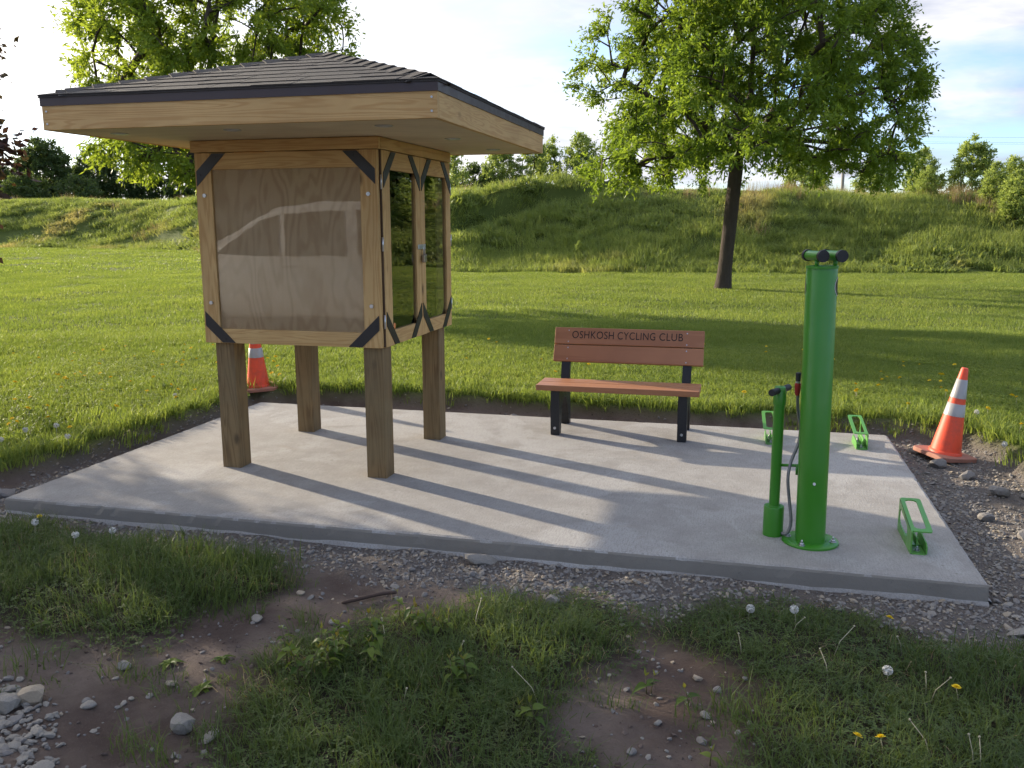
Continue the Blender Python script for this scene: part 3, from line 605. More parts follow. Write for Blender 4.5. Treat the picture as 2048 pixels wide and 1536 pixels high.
for a in (158, -2):
    ca, sa = math.cos(R_(a)), math.sin(R_(a)); vv = []; 
    for (rad, off, mat, nm) in ((0.050, 0.0012, 'white', 'decal'), (0.044, 0.002, 'decal', 'decal_centre')):
        V = [((PR+off)*math.cos(R_(a)), (PR+off)*math.sin(R_(a)), 1.375)]; n = 28
        for k in range(n):
            th = 2*math.pi*k/n; da = rad*math.cos(th)/PR; V.append(((PR+off)*math.cos(R_(a)+da), (PR+off)*math.sin(R_(a)+da), 1.375+rad*1.05*math.sin(th)))
        Vm = [((PR+off)*math.cos(R_(a)+0.5*rad*math.cos(2*math.pi*k/n)/PR), (PR+off)*math.sin(R_(a)+0.5*rad*math.cos(2*math.pi*k/n)/PR), 1.375+0.5*rad*1.05*math.sin(2*math.pi*k/n)) for k in range(n)]
        Fc = [(0, n+1+k, n+1+(k+1) % n) for k in range(n)]; V = V + Vm
        Fc2 = [(1+k, 1+(k+1) % n, n+1+(k+1) % n) for k in range(n)] + [(1+k, n+1+(k+1) % n, n+1+k) for k in range(n)]
        link(nm, npmesh(nm, V, Fc + Fc2, True), M[mat], ST)
wa = R_(-88); MB().tube([(PR*math.cos(wa), PR*math.sin(wa), 0.345), ((PR+0.004)*math.cos(wa), (PR+0.004)*math.sin(wa), 0.345)], 0.0075, 14).build('plug', M['white'], ST)

# floor pump clamped beside the stand
PM = empty('bicycle_pump', (0.232, 4.90, 0)); tag(PM, 'green upright air pump with black T handle beside the repair stand', 'pump')
sharp(MB().lathe([(0.054, 0.0), (0.054, 0.160), (0.052, 0.166), (0.030, 0.167), (0.029, 0.172)], 36).build('base_cylinder', M['green'], PM))
sharp(MB().lathe([(0.028, 0.16), (0.0295, 0.745)], 28).build('barrel', M['green'], PM))
hd = sharp(MB().lathe([(0.034, 0.735), (0.034, 0.805), (0.031, 0.812)], 28).box(-0.028, 0.028, -0.03, 0.03, 0.79, 0.832, 0.008).build('pump_head', M['green'], PM), 40)
hdir = Vector((0.05, 0.10, 0)).normalized()
for s_ in (-1, 1):
    sharp(MB().tube([hdir*0.020*s_+Vector((0, 0, 0.812)), hdir*0.105*s_+Vector((0, 0, 0.812))], [0.0165, 0.0185], 16).build('grip', M['rubber'], hd))
dv = Vector((PX-0.232, PY-4.90, 0)); dn_ = dv.normalized()
MB().tube([dn_*0.028+Vector((0, 0, 0.40)), dn_*(dv.length-PR)+Vector((0, 0, 0.412))], 0.008, 10).tube([dn_*(dv.length-PR-0.012)+Vector((0, 0, 0.36)), dn_*(dv.length-PR-0.012)+Vector((0, 0, 0.415))], 0.009, 10).build('bracket', M['green'], PM)
def spline(pts, n=10):
    P_ = [Vector(p) for p in pts]; P_ = [P_[0]*2-P_[1]] + P_ + [P_[-1]*2-P_[-2]]; out = []
    for i in range(1, len(P_)-2):
        for k in range(n):
            t = k/n; a, b_, c_, d_ = P_[i-1:i+3]
            out.append(0.5*((2*b_) + (c_-a)*t + (2*a-5*b_+4*c_-d_)*t*t + (3*b_-a-3*c_+d_)*t**3))
    return out + [P_[-2]]
hp = [(0.045, -0.03, 0.02), (0.075, -0.045, 0.03), (0.09, -0.045, 0.10), (0.075, -0.04, 0.22), (0.062, -0.05, 0.34), (0.075, -0.03, 0.43), (0.108, 0.0, 0.52), (0.118, 0.05, 0.60), (0.10, 0.05, 0.70), (0.092, 0.015, 0.79)]
MB().tube(spline(hp), 0.0085, 10).build('hose', M['hose'], PM)
nz = sharp(MB().lathe([(0.011, 0.785), (0.014, 0.80), (0.0165, 0.835), (0.0165, 0.85), (0.012, 0.852)], 16, (0.090, 0.012, 0)).build('nozzle', M['red'], PM))
sharp(MB().lathe([(0.013, 0.8525), (0.0135, 0.862)], 16, (0.090, 0.012, 0)).build('nozzle_collar', M['galv'], nz)); sharp(MB().lathe([(0.0125, 0.8625), (0.0145, 0.905), (0.013, 0.908)], 16, (0.090, 0.012, 0)).build('nozzle_lever', M['rubber'], nz))

# ------------------------------------------------------------------ wheel racks
def plate_with_slot(c, s0, s1, in0, in1, thick, name, mat, parent):
    """c(u,w)->point maps a flat strip u in[0,1] along, w in[0,1] across; ring with rounded slot"""
    n = 9; outer = []; inner = []
    def rr(u0, u1, w0, w1, ru, rw):
        pts = []
        for (cu, cw, a0) in ((u1-ru, w1-rw, 0), (u0+ru, w1-rw, 90), (u0+ru, w0+rw, 180), (u1-ru, w0+rw, 270)):
            for k in range(n): a = R_(a0 + 90*k/(n-1)); pts.append((cu+ru*math.cos(a), cw+rw*math.sin(a)))
        return pts
    outer = rr(0, 1, 0, 1, s0, s1); inner = rr(*in0, *in1)
    bm = bmesh.new(); lv = []
    for off in (0, thick):
        lv.append(([bm.verts.new(c(u, w, off)) for u, w in outer], [bm.verts.new(c(u, w, off)) for u, w in inner]))
    m_ = len(outer)
    for i in range(m_):
        j = (i+1) % m_
        for (o_, i_) in lv: bm.faces.new((o_[i], o_[j], i_[j], i_[i]))
        bm.faces.new((lv[0][0][i], lv[1][0][i], lv[1][0][j], lv[0][0][j])); bm.faces.new((lv[0][1][i], lv[0][1][j], lv[1][1][j], lv[1][1][i]))
    bmesh.ops.recalc_face_normals(bm, faces=bm.faces); me = bpy.data.meshes.new(name); bm.to_mesh(me); bm.free(); return link(name, me, mat, parent)
def wheel_rack(x, y, mir, label, rz=0.0):
    """near end at y, tall slotted plate on the left (mir 1) or right (mir -1), flange bent over the channel"""
    o = empty('wheel_rack', (x, y, 0.0), rz); tag(o, label, 'bike rack', 'low green wheel racks on the pad')
    L_, w = 0.40, 0.082; T = 0.006
    hz = lambda u: 0.122 + 0.062*u
    sx_ = -mir*w/2
    # tall plate (u runs near to far, w from ground up)
    plate_with_slot(lambda u, q, k: (sx_ - mir*k*0 + mir*k, u*L_, q*hz(u)), 0.03, 0.06, (0.30, 0.93), (0.30, 0.78, 0.10, 0.20), T, 'side_plate', M['green_l'], o)
    plate_with_slot(lambda u, q, k: (sx_ + mir*q*0.105, 0.012 + u*(L_-0.012), hz(u) - k + 0.001), 0.05, 0.16, (0.08, 0.94), (0.20, 0.76, 0.06, 0.25), T, 'top_flange', M['green_l'], o)
    b = MB(); b.prism([(-w/2+0.008, 0.0), (w/2-0.008, 0.0), (w/2-0.008, 0.006), (-w/2+0.008, 0.006)], 0.002, L_*0.8, 'y'); b.build('channel_floor', M['green_l'], o)
    sr = mir*w/2
    MB().prism([(0.0, 0.006), (0.012, 0.0), (L_*0.62, 0.0), (L_*0.62, 0.035), (L_*0.50, 0.072), (0.03, 0.060), (0.0, 0.045)], sr-0.006 if mir > 0 else sr, sr if mir > 0 else sr+0.006, 'x').build('low_side', M['green_l'], o)
    MB().prism([(-w/2+0.007, 0.006), (w/2-0.007, 0.006), (w/2-0.007, 0.012), (-w/2+0.007, 0.012)], L_*0.30, L_*0.33, 'y').box(-0.006, 0.0, 0.05, L_*0.5, 0.03, 0.075).build('inner_rib', M['green_l'], o)
    for yy in (0.05, L_*0.6):
        MB().lathe([(0.016, 0.0062), (0.016, 0.009)], 14, (0, yy, 0)).lathe([(0.011, 0.0091), (0.011, 0.020)], 6, (0, yy, 0)).lathe([(0.006, 0.0201), (0.006, 0.030)], 10, (0, yy, 0)).build('anchor_bolt', M['galv'], o)
    return o
wheel_rack(0.955, 4.76, 1, 'green steel wheel rack nearest the front corner, its tall slotted plate on the left')
wheel_rack(0.945, 6.98, -1, 'green steel wheel rack near the back edge beside the orange cone', 0.02)
wheel_rack(0.285, 6.98, -1, 'green steel wheel rack partly hidden behind the air pump', 0.02)

# ------------------------------------------------------------------ traffic cones
def cone(loc, rot, label):
    o = empty('traffic_cone', loc); o.rotation_euler = rot; tag(o, label, 'traffic cone', 'orange traffic cones by the pad'); o.scale = (0.95, 0.95, 0.98)
    prof = lambda z: 0.118 + (0.026-0.118)*(z-0.035)/(0.71-0.035)
    sharp(MB().lathe([(0.128, 0.030), (0.124, 0.05)] + [(prof(z), z) for z in np.linspace(0.055, 0.70, 8)] + [(0.022, 0.71)], 40).build('cone_body', M['orange'], o), 50)
    for z0, z1 in ((0.335, 0.43), (0.475, 0.62)):
        sharp(MB().lathe([(prof(z0)+0.0005, z0-0.001), (prof(z0)+0.002, z0), (prof(z1)+0.002, z1), (prof(z1)+0.0005, z1+0.001)], 40).build('reflective_band', M['band'], o), 60)
    h = 0.185; poly = []
    for (cx, cy, a0) in ((h-0.06, h-0.06, 0), (-h+0.06, h-0.06, 90), (-h+0.06, -h+0.06, 180), (h-0.06, -h+0.06, 270)):
        for k in range(5): a = R_(a0+22.5*k); poly.append((cx+0.06*math.cos(a), cy+0.06*math.sin(a)))
    MB().prism(poly, 0.0, 0.034, 'z', 0.006).build('base', M['conebase'], o); return o
cone((1.575, 7.24, -0.075), (R_(4), R_(6.5), R_(35)), 'orange traffic cone leaning in the gravel at the back right corner of the pad')
cone((-4.66, 7.90, 0.055), (R_(2), R_(-1.5), R_(38)), 'upright orange traffic cone on the grass seen behind the kiosk posts')

# ------------------------------------------------------------------ grass prototypes and scattering
def blades(n, area, h, hv, w, lean, segs=2, clump=0.0, seed=0):
    g = np.random.default_rng(seed); 
    if clump:
        cc = (g.random((max(3, n//14), 2))-0.5)*area; k = g.integers(0, len(cc), n); p = cc[k] + g.normal(0, clump, (n, 2))
    else: p = (g.random((n, 2))-0.5)*area
    a = g.random(n)*2*np.pi; H = h*(1 + hv*(g.random(n)*2-1)); ln = lean*g.random(n)**0.7*H; w_ = w*(0.7+0.6*g.random(n)); fa = g.random(n)*np.pi
    fx, fy = np.cos(fa)*w_/2, np.sin(fa)*w_/2; dx, dy = np.cos(a)*ln, np.sin(a)*ln; V = []; Fc = []; z0 = -0.02
    rows = [(0.0, 1.0)] + ([(0.5, 0.85)] if segs > 1 else []) 
    R_s = []
    for (t, ww) in rows:
        cx, cy, cz = p[:, 0]+dx*t*t, p[:, 1]+dy*t*t, np.where(t == 0, z0, H*t)
        R_s.append((np.stack([cx-fx*ww, cy-fy*ww, cz*np.ones(n)], 1), np.stack([cx+fx*ww, cy+fy*ww, cz*np.ones(n)], 1)))
    tip = np.stack([p[:, 0]+dx, p[:, 1]+dy, H*(1-0.35*(ln/H)**2)], 1)
    i = np.arange(n)
    if segs == 1:
        V = np.concatenate([R_s[0][0], R_s[0][1], tip]); Fc = np.stack([i, i+n, i+2*n], 1); rnd = g.random(n)
    else:
        V = np.concatenate([R_s[0][0], R_s[0][1], R_s[1][0], R_s[1][1], tip])
        Fc = np.concatenate([np.stack([i, i+n, i+3*n], 1), np.stack([i, i+3*n, i+2*n], 1), np.stack([i+2*n, i+3*n, i+4*n], 1)]); rnd = np.tile(g.random(n), 3)
    return V, Fc, rnd
PROTO = bpy.data.collections.new('prototypes')
def proto(name, V, Fc, rnd, mat):
    me = npmesh(name, V, Fc, False, {'rnd': ('FACE', rnd)}); me.materials.append(mat); o = bpy.data.objects.new(name, me); return o
_gn = [0]
def scatter(name, label, cat, P_, rot, scl, idx_, protos):
    coll = bpy.data.collections.new('proto_set_%d' % _gn[0]); _gn[0] += 1
    for k, o in enumerate(protos): o.name = '%03d_%s' % (k, o.name); coll.objects.link(o)
    me = bpy.data.meshes.new(name); me.vertices.add(len(P_)); me.vertices.foreach_set('co', np.asarray(P_, np.float32).ravel())
    a = me.attributes.new('rot', 'FLOAT_VECTOR', 'POINT'); a.data.foreach_set('vector', np.asarray(rot, np.float32).ravel())
    a = me.attributes.new('scl', 'FLOAT_VECTOR', 'POINT'); a.data.foreach_set('vector', np.asarray(scl, np.float32).ravel())
    a = me.attributes.new('pick', 'INT', 'POINT'); a.data.foreach_set('value', np.asarray(idx_, np.int32).ravel())
    o = bpy.data.objects.new(name, me); COL.objects.link(o); tag(o, label, cat, kind='stuff')
    ng = bpy.data.node_groups.new(name + '_scatter', 'GeometryNodeTree')
    ng.interface.new_socket('Geometry', in_out='INPUT', socket_type='NodeSocketGeometry'); ng.interface.new_socket('Geometry', in_out='OUTPUT', socket_type='NodeSocketGeometry')
    gi = ng.nodes.new('NodeGroupInput'); go = ng.nodes.new('NodeGroupOutput'); ci = ng.nodes.new('GeometryNodeCollectionInfo'); ci.inputs['Collection'].default_value = coll
    ci.inputs['Separate Children'].default_value = True; ci.inputs['Reset Children'].default_value = True
    ip = ng.nodes.new('GeometryNodeInstanceOnPoints'); ip.inputs['Pick Instance'].default_value = True
    def na(nm, ty):
        n = ng.nodes.new('GeometryNodeInputNamedAttribute'); n.data_type = ty; n.inputs['Name'].default_value = nm; return n.outputs['Attribute']
    L = ng.links.new
    L(gi.outputs[0], ip.inputs['Points']); L(ci.outputs[0], ip.inputs['Instance']); L(na('pick', 'INT'), ip.inputs['Instance Index'])
    L(na('rot', 'FLOAT_VECTOR'), ip.inputs['Rotation']); L(na('scl', 'FLOAT_VECTOR'), ip.inputs['Scale']); L(ip.outputs[0], go.inputs[0])
    md = o.modifiers.new('scatter', 'NODES'); md.node_group = ng; return o
def slope_rot(x, y, e=0.25):
    dzx = (zg(x+e, y)-zg(x-e, y))/(2*e); dzy = (zg(x, y+e)-zg(x, y-e))/(2*e)
    return dzx, dzy
def rot_on_slope(x, y, amt=1.0, e=0.4, seed=1):
    dzx, dzy = slope_rot(x, y, e); g = np.random.default_rng(seed); rx = np.arctan(dzy*amt); ry = -np.arctan(dzx*amt); out = np.zeros((len(x), 3))
    yaw = g.random(len(x))*2*np.pi
    for i in range(len(x)):
        m3 = Euler((rx[i], ry[i], 0)).to_matrix() @ Euler((0, 0, yaw[i])).to_matrix(); out[i] = m3.to_euler()
    return out
def jgrid(x0, x1, y0, y1, st, seed, j=0.9):
    g = np.random.default_rng(seed); xs = np.arange(x0, x1, st); ys = np.arange(y0, y1, st); X, Y = np.meshgrid(xs, ys); X = X.ravel(); Y = Y.ravel()
    return X + (g.random(len(X))-0.5)*st*j, Y + (g.random(len(Y))-0.5)*st*j
def inview(X, Y, m=3.0): # the wedge of ground the photograph takes in, plus a margin
    th = np.degrees(np.arctan2(X, Y)); return (th > -46.5-m*2) & (th < 17.5+m*2)

def clover_l(n, area, seed):
    g = np.random.default_rng(seed); p = (g.random((n, 2))-0.5)*area; h = g.uniform(0.02, 0.05, n); r = g.uniform(0.008, 0.016, n); a = g.random(n)*6.28; V = []; Fc = []
    for i in range(n):
        for k in range(3):
            b_ = a[i]+k*2.1; i0 = len(V); c_, s_ = np.cos(b_), np.sin(b_); V += [(p[i, 0], p[i, 1], h[i]-0.004), (p[i, 0]+r[i]*(c_-0.5*s_), p[i, 1]+r[i]*(s_+0.5*c_), h[i]+0.004), (p[i, 0]+r[i]*(c_+0.5*s_), p[i, 1]+r[i]*(s_-0.5*c_), h[i])]; Fc.append((i0, i0+1, i0+2))
    return np.array(V), np.array(Fc), np.repeat(g.random(n), 3)
# mown lawn: fine patches near, coarser ones farther out
PA = [proto('lawn_patch', *blades(520, 0.62, 0.055, 0.45, 0.0065, 0.8, 2, 0.035, s), M['lawn']) for s in range(5)]
PB = [proto('lawn_patch_far', *blades(820, 1.35, 0.046, 0.45, 0.016, 0.9, 1, 0.0, 20+s), M['lawn']) for s in range(4)]
PB2 = [proto('lawn_patch_distant', *blades(620, 2.7, 0.055, 0.45, 0.04, 0.9, 1, 0.0, 40+s), M['lawn']) for s in range(3)]
LC = [proto('lawn_clover', *clover_l(150, 0.6, 170+s), M['lawn']) for s in range(2)]
def lawn_ok(X, Y): return (sdpoly(X, Y, EXC) + 0.07*fbm(X*2.2, Y*2.2, 4)) 
xs, ys, sc_, pk = [], [], [], []
def addp(X, Y, s, k):
    xs.append(X); ys.append(Y); sc_.append(s); pk.append(k)
g = np.random.default_rng(3)
X, Y = jgrid(-16, 6, 4.2, 16, 0.30, 1); r = np.hypot(X, Y); k = (r < 15) & inview(X, Y) & (lawn_ok(X, Y) > 0.26); X, Y = X[k], Y[k]
tall = 0.8 + 0.5*np.clip(fbm(X/1.1, Y/1.1, 3)+0.3, 0, 1); edge = np.clip(1.6 - lawn_ok(X, Y)/0.5, 1, 1.6)
addp(X, Y, np.stack([np.ones(len(X)), np.ones(len(X)), tall*edge], 1), g.integers(0, 5, len(X)))
X, Y = jgrid(-30, 12, 8, 34, 0.75, 2); r = np.hypot(X, Y); k = (r >= 14.5) & (r < 34) & inview(X, Y) & (hill_s(X, Y)[0] < 0.06); X, Y = X[k], Y[k]
addp(X, Y, np.stack([np.ones(len(X))]*2 + [0.85+0.4*np.clip(fbm(X/1.6, Y/1.6, 3)+0.3, 0, 1)], 1), 5+g.integers(0, 4, len(X)))
X, Y = jgrid(-64, 0, 20, 66, 1.6, 3); r = np.hypot(X, Y); k = (r >= 33) & inview(X, Y) & (hill_s(X, Y)[0] < 0.04); X, Y = X[k], Y[k]
addp(X, Y, np.ones((len(X), 3)), 9+g.integers(0, 3, len(X)))
X, Y = jgrid(-13, 6, 5, 13, 0.42, 14); r = np.hypot(X, Y); k = (r < 12) & inview(X, Y) & (lawn_ok(X, Y) > 0.3) & (fbm(X/1.3+3, Y/1.3, 3) > -0.05); X, Y = X[k], Y[k]; addp(X, Y, np.ones((len(X), 3))*1.15, 12+g.integers(0, 2, len(X)))
X = np.concatenate(xs); Y = np.concatenate(ys)
scatter('lawn_grass', 'mown green lawn stretching from the pad to the foot of the hill', 'grass', np.stack([X, Y, zg(X, Y)], 1), rot_on_slope(X, Y, 1.0, 0.3), np.concatenate(sc_), np.concatenate(pk), PA+PB+PB2+LC)
# ragged turf edge hanging over the cut bank
X, Y = jgrid(-8, 6, 4, 8.6, 0.085, 5); lo = lawn_ok(X, Y); k = (lo > 0.10) & (lo < 0.34); X, Y = X[k], Y[k]
PE = [proto('turf_tuft', *blades(46, 0.13, 0.085, 0.5, 0.0055, 0.95, 2, 0.0, 60+s), M['lawn']) for s in range(4)]
scatter('turf_edge_grass', 'ragged grass edge along the dug border of the pad', 'grass', np.stack([X, Y, zg(X, Y)], 1), rot_on_slope(X, Y, 0.7, 0.05), np.repeat(0.75+0.6*g.random((len(X), 1)), 3, 1), g.integers(0, 4, len(X)), PE)

# unmown hill
HA = [proto('hill_patch', *blades(430, 1.35, 0.30, 0.5, 0.016, 0.8, 2, 0.10, 80+s), M['hillgrass']) for s in range(5)]
HB = [proto('hill_forbs', *blades(260, 1.0, 0.24, 0.6, 0.045, 1.2, 2, 0.07, 90+s), M['hillgrass']) for s in range(2)]
HC = [proto('hill_straw', *blades(60, 1.0, 0.55, 0.4, 0.012, 0.35, 2, 0.08, 95+s), M['drygrass']) for s in range(2)]
X, Y = jgrid(-78, 30, 18, 84, 0.72, 7); s_, th, r = hill_s(X, Y); k = (s_ > 0.02) & (s_ < 1.5) & (th > -48) & (th < 30); X, Y, s_, th, r = X[k], Y[k], s_[k], th[k], r[k]
keep = g.random(len(X)) < np.where(r > 45, 0.42, 1.0); X, Y, s_, th, r = X[keep], Y[keep], s_[keep], th[keep], r[keep]
pick = g.integers(0, 5, len(X)); nn = fbm(X/3, Y/3, 3); pick = np.where((nn > 0.12) & (g.random(len(X)) < 0.5), 5+g.integers(0, 2, len(X)), pick)
dry = fbm(X/5+40, Y/5, 4) + np.where(th > 3, 0.10, 0) + np.where(s_ > 0.85, 0.12, 0); pick = np.where((dry > 0.16) & (g.random(len(X)) < 0.33), 7+g.integers(0, 2, len(X)), pick)
mow = np.where((th > -6) & (th < 1) & (s_ > 0.9), 0.25, 1.0)*np.where(s_ < 0.12, 0.8, 1.0)
hsc = (0.7 + 0.5*np.clip(fbm(X/2.3+11, Y/2.3, 3)+0.45, 0, 1))*mow; wide = np.where(r > 45, 1.6, 1.0)
scatter('hill_grass', 'long unmown grass covering the hillside behind the lawn', 'grass', np.stack([X, Y, zg(X, Y)], 1), rot_on_slope(X, Y, 0.6, 0.5), np.stack([wide, wide, hsc], 1), pick, HA+HB+HC)

# foreground grass
FA = [proto('grass_tuft', *blades(58, 0.20, 0.105, 0.7, 0.004, 1.2, 2, 0.03, 120+s), M['foregrass']) for s in range(6)]
FD = [proto('dead_tuft', *blades(26, 0.22, 0.06, 0.6, 0.0036, 1.6, 2, 0.06, 140+s), M['drygrass']) for s in range(2)]
def clover(n, area, seed):
    g = np.random.default_rng(seed); V = []; Fc = []; rn = []
    for i in range(n):
        x, y = (g.random(2)-0.5)*area; h = g.uniform(0.015, 0.05); a0 = g.random()*6.28; r = g.uniform(0.006, 0.011); c = g.random()
        for k in range(3):
            a = a0 + k*2.094; ca, sa = np.cos(a), np.sin(a); i0 = len(V); z2 = h + g.uniform(-0.004, 0.006)
            V += [(x, y, h), (x+r*ca-r*0.6*sa, y+r*sa+r*0.6*ca, z2), (x+1.7*r*ca, y+1.7*r*sa, z2), (x+r*ca+r*0.6*sa, y+r*sa-r*0.6*ca, z2)]; Fc += [(i0, i0+1, i0+2), (i0, i0+2, i0+3)]; rn += [c, c]
    return np.array(V), np.array(Fc), np.array(rn)
FC = [proto('clover_patch', *clover(42, 0.26, 150+s), M['foregrass']) for s in range(3)]
FB = [proto('short_tuft', *blades(48, 0.20, 0.055, 0.6, 0.004, 1.3, 2, 0.04, 130+s), M['foregrass']) for s in range(3)]
X, Y = jgrid(-7, 3.2, 1.6, 4.6, 0.072, 9); fg = zones(X, Y)[2]; k = (fg*(0.58+1.25*np.clip(fbm(X*2.3+7, Y*2.3, 4)+0.32, 0, 0.6)) > 0.16 + 0.62*g.random(len(X))) & inview(X, Y, 2); X, Y, fg = X[k], Y[k], fg[k]
pick = np.where(g.random(len(X)) < 0.72*fg, g.integers(0, 6, len(X)), 6+g.integers(0, 3, len(X)))
u_ = g.random(len(X)); pick = np.where(u_ < 0.10, 9+g.integers(0, 2, len(X)), np.where(u_ < 0.24, 11+g.integers(0, 3, len(X)), pick))
tall = 0.40 + 0.55*np.clip(fbm(X*1.8, Y*1.8, 3)+0.3, 0, 1) + np.where((X < -2.2) & (X > -3.3) & (Y > 3.5), 0.35, 0)
P1 = [X]; P2 = [Y]; S1 = [tall]; K1 = [pick]
X, Y = jgrid(-6, 3.2, 1.6, 4.3, 0.16, 10); za_, zl_, zf_ = zones(X, Y); k = (zf_ < 0.3) & (g.random(len(X)) < 0.16) & (sd_slab(X, Y) > 0.55) & inview(X, Y, 2); P1.append(X[k]); P2.append(Y[k]); S1.append(0.5+0.5*g.random(k.sum())); K1.append(g.integers(0, 9, k.sum()))
X = np.concatenate(P1); Y = np.concatenate(P2); tall = np.concatenate(S1)
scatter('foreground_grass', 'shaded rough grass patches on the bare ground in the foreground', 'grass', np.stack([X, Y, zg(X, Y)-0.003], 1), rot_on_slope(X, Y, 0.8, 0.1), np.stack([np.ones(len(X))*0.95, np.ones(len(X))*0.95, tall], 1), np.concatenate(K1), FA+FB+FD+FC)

# ------------------------------------------------------------------ gravel and rocks
def rockmesh(name, seed, sub=1, flat=0.6, rough=0.28):
    g = np.random.default_rng(seed); bm = bmesh.new(); bmesh.ops.create_icosphere(bm, subdivisions=sub, radius=0.5)
    dirs = [Vector(g.normal(size=3)).normalized() for _ in range(7)]; lim = [g.uniform(0.26, 0.46) for _ in range(7)]
    for v in bm.verts:
        p = v.co.copy()
        for d, l in zip(dirs, lim):
            k = p.dot(d)
            if k > l: p -= d*(k-l)
        p *= 1 + rough*(g.random()-0.5)*0.5; p.x *= 1.2; p.z *= flat; v.co = p
    me = bpy.data.meshes.new(name); bm.to_mesh(me); bm.free(); return me
PGs = []
for s in range(7):
    o = bpy.data.objects.new('pebble', rockmesh('pebble', 200+s, 1, 0.6)); o.data.materials.append(M['rock_g'] if s < 4 else (M['rock'] if s < 6 else M['rock_y'])); PGs.append(o)
gx_, gy_, gs_ = [], [], []
n = 190000; X = g.uniform(-6.2, 3.0, n); Y = g.uniform(2.0, 8.2, n); za_, zl_, zf_ = zones(X, Y); ds = sd_slab(X, Y)
prob = 0.62*za_*np.clip(0.75+1.2*fbm(X*2.6+5, Y*2.6, 3), 0.15, 1) + 0.035*(1-zl_)*(1-zf_) + 0.10*(1-zl_)*(ds < 0.3); k = (g.random(n) < prob) & (ds > 0.02) & inview(X, Y, 1) & (zl_ < 0.6); X, Y = X[k], Y[k]
sz = 0.009 + 0.020*g.random(len(X))**2.0 + 0.016*(g.random(len(X)) < 0.03)
scatter('gravel', 'loose grey gravel along the front and right edges of the pad', 'gravel', np.stack([X, Y, zg(X, Y)+sz*0.12], 1), g.random((len(X), 3))*np.array([0.6, 0.6, 6.28]), np.stack([sz, sz, sz], 1)*g.uniform(0.7, 1.3, (len(X), 3)), g.integers(0, 7, len(X)), PGs)
PCs = []
for s in range(4):
    o = bpy.data.objects.new('crumb', rockmesh('crumb', 240+s, 1, 0.6)); o.data.materials.append(M['crumb'] if s < 3 else M['bark_red']); PCs.append(o)
n = 60000; X = g.uniform(-6.2, 3.2, n); Y = g.uniform(1.9, 8.1, n); za_, zl_, zf_ = zones(X, Y); k = (g.random(n) < 0.55*(1-zl_)*(1-0.75*zf_)*(1-0.5*za_)*np.clip(0.35+fbm(X*2, Y*2, 3)*1.6, 0.05, 1)) & (sd_slab(X, Y) > 0.015) & inview(X, Y, 1); X, Y = X[k], Y[k]; sz = 0.006 + 0.02*g.random(len(X))**3
scatter('soil_crumbs', 'crumbs and clods of reddish brown soil on the bare ground', 'soil', np.stack([X, Y, zg(X, Y)], 1), g.random((len(X), 3))*np.array([1, 1, 6.28]), np.stack([sz]*3, 1)*g.uniform(0.6, 1.4, (len(X), 3)), g.integers(0, 4, len(X)), PCs)
PRs = []
for s in range(5):
    o = bpy.data.objects.new('pale_pebble', rockmesh('pale_pebble', 260+s, 1, 0.65)); o.data.materials.append(M['rock'] if s < 4 else M['rock_g']); PRs.append(o)
n = 5000; X = g.uniform(-3.4, -1.8, n); Y = g.uniform(1.9, 2.95, n); d_ = sdpoly(X, Y, [(-3.05,2.72),(-2.66,2.62),(-2.35,2.44),(-2.1,2.2),(-2.0,2.0),(-3.0,1.9)]); k = g.random(n) < np.clip(0.55 - (d_+0.06)/0.2, 0, 0.6); X, Y = X[k], Y[k]; sz = 0.014 + 0.03*g.random(len(X))**1.6
scatter('pale_gravel', 'pale loose pebbles between the stones in the lower left corner', 'gravel', np.stack([X, Y, zg(X, Y)+sz*0.2], 1), g.random((len(X), 3))*np.array([0.7, 0.7, 6.28]), np.stack([sz]*3, 1)*g.uniform(0.7, 1.3, (len(X), 3)), g.integers(0, 5, len(X)), PRs)
RM = [rockmesh('rock', 300+s, 2, 0.75, 0.16) for s in range(8)]
def rock(x, y, s, mat, label, group=None, k=None, sc=(1, 1, 1), rot=None, name='rock'):
    me = RM[random.randrange(8) if k is None else k].copy(); me.materials.clear(); me.materials.append(M[mat]); o = link(name, me)
    o.location = (x, y, float(zg(x, y)) + s*sc[2]*0.22); o.scale = (s*sc[0], s*sc[1], s*sc[2]); o.rotation_euler = rot or (random.uniform(-.3, .3), random.uniform(-.3, .3), random.uniform(0, 6)); tag(o, label, 'rock', group); return o
rock(-2.54, 2.56, 0.115, 'rock_y', 'rounded buff stone, largest of the pile in the lower left corner')
rock(-2.60, 2.50, 0.10, 'rock', 'wide pale grey stone left of the buff one in the lower left corner')
rock(-1.89, 2.56, 0.10, 'rock', 'pale angular stone standing alone on dark soil right of the stone pile', sc=(0.75, 0.8, 1.25))
rock(-1.76, 2.53, 0.06, 'rock', 'flat white stone chip beside the pale angular stone', sc=(1.3, 0.9, 0.6))
rock(-2.38, 2.88, 0.06, 'rock', 'light stone half hidden by weeds under the left grass patch')
rock(-2.08, 3.41, 0.06, 'rock', 'light grey square stone on the bare path right of the left grass patch', sc=(1.2, 0.9, 0.8))
rock(-3.12, 4.14, 0.075, 'rock_g', 'reddish grey stone at the back of the left grass patch', sc=(0.8, 0.8, 1.1))
rock(-1.28, 4.36, 0.15, 'rock', 'broken slab of concrete leaning on the front face of the pad', sc=(1.3, 0.75, 0.6), rot=(0.5, 0.35, 0.8))
rock(-0.81, 3.93, 0.075, 'rock', 'pale rounded stone at the back of the middle grass patch')
rock(1.26, 4.10, 0.10, 'rock', 'light stone at the right frame edge beyond the right grass patch', sc=(1.2, 0.9, 0.5))
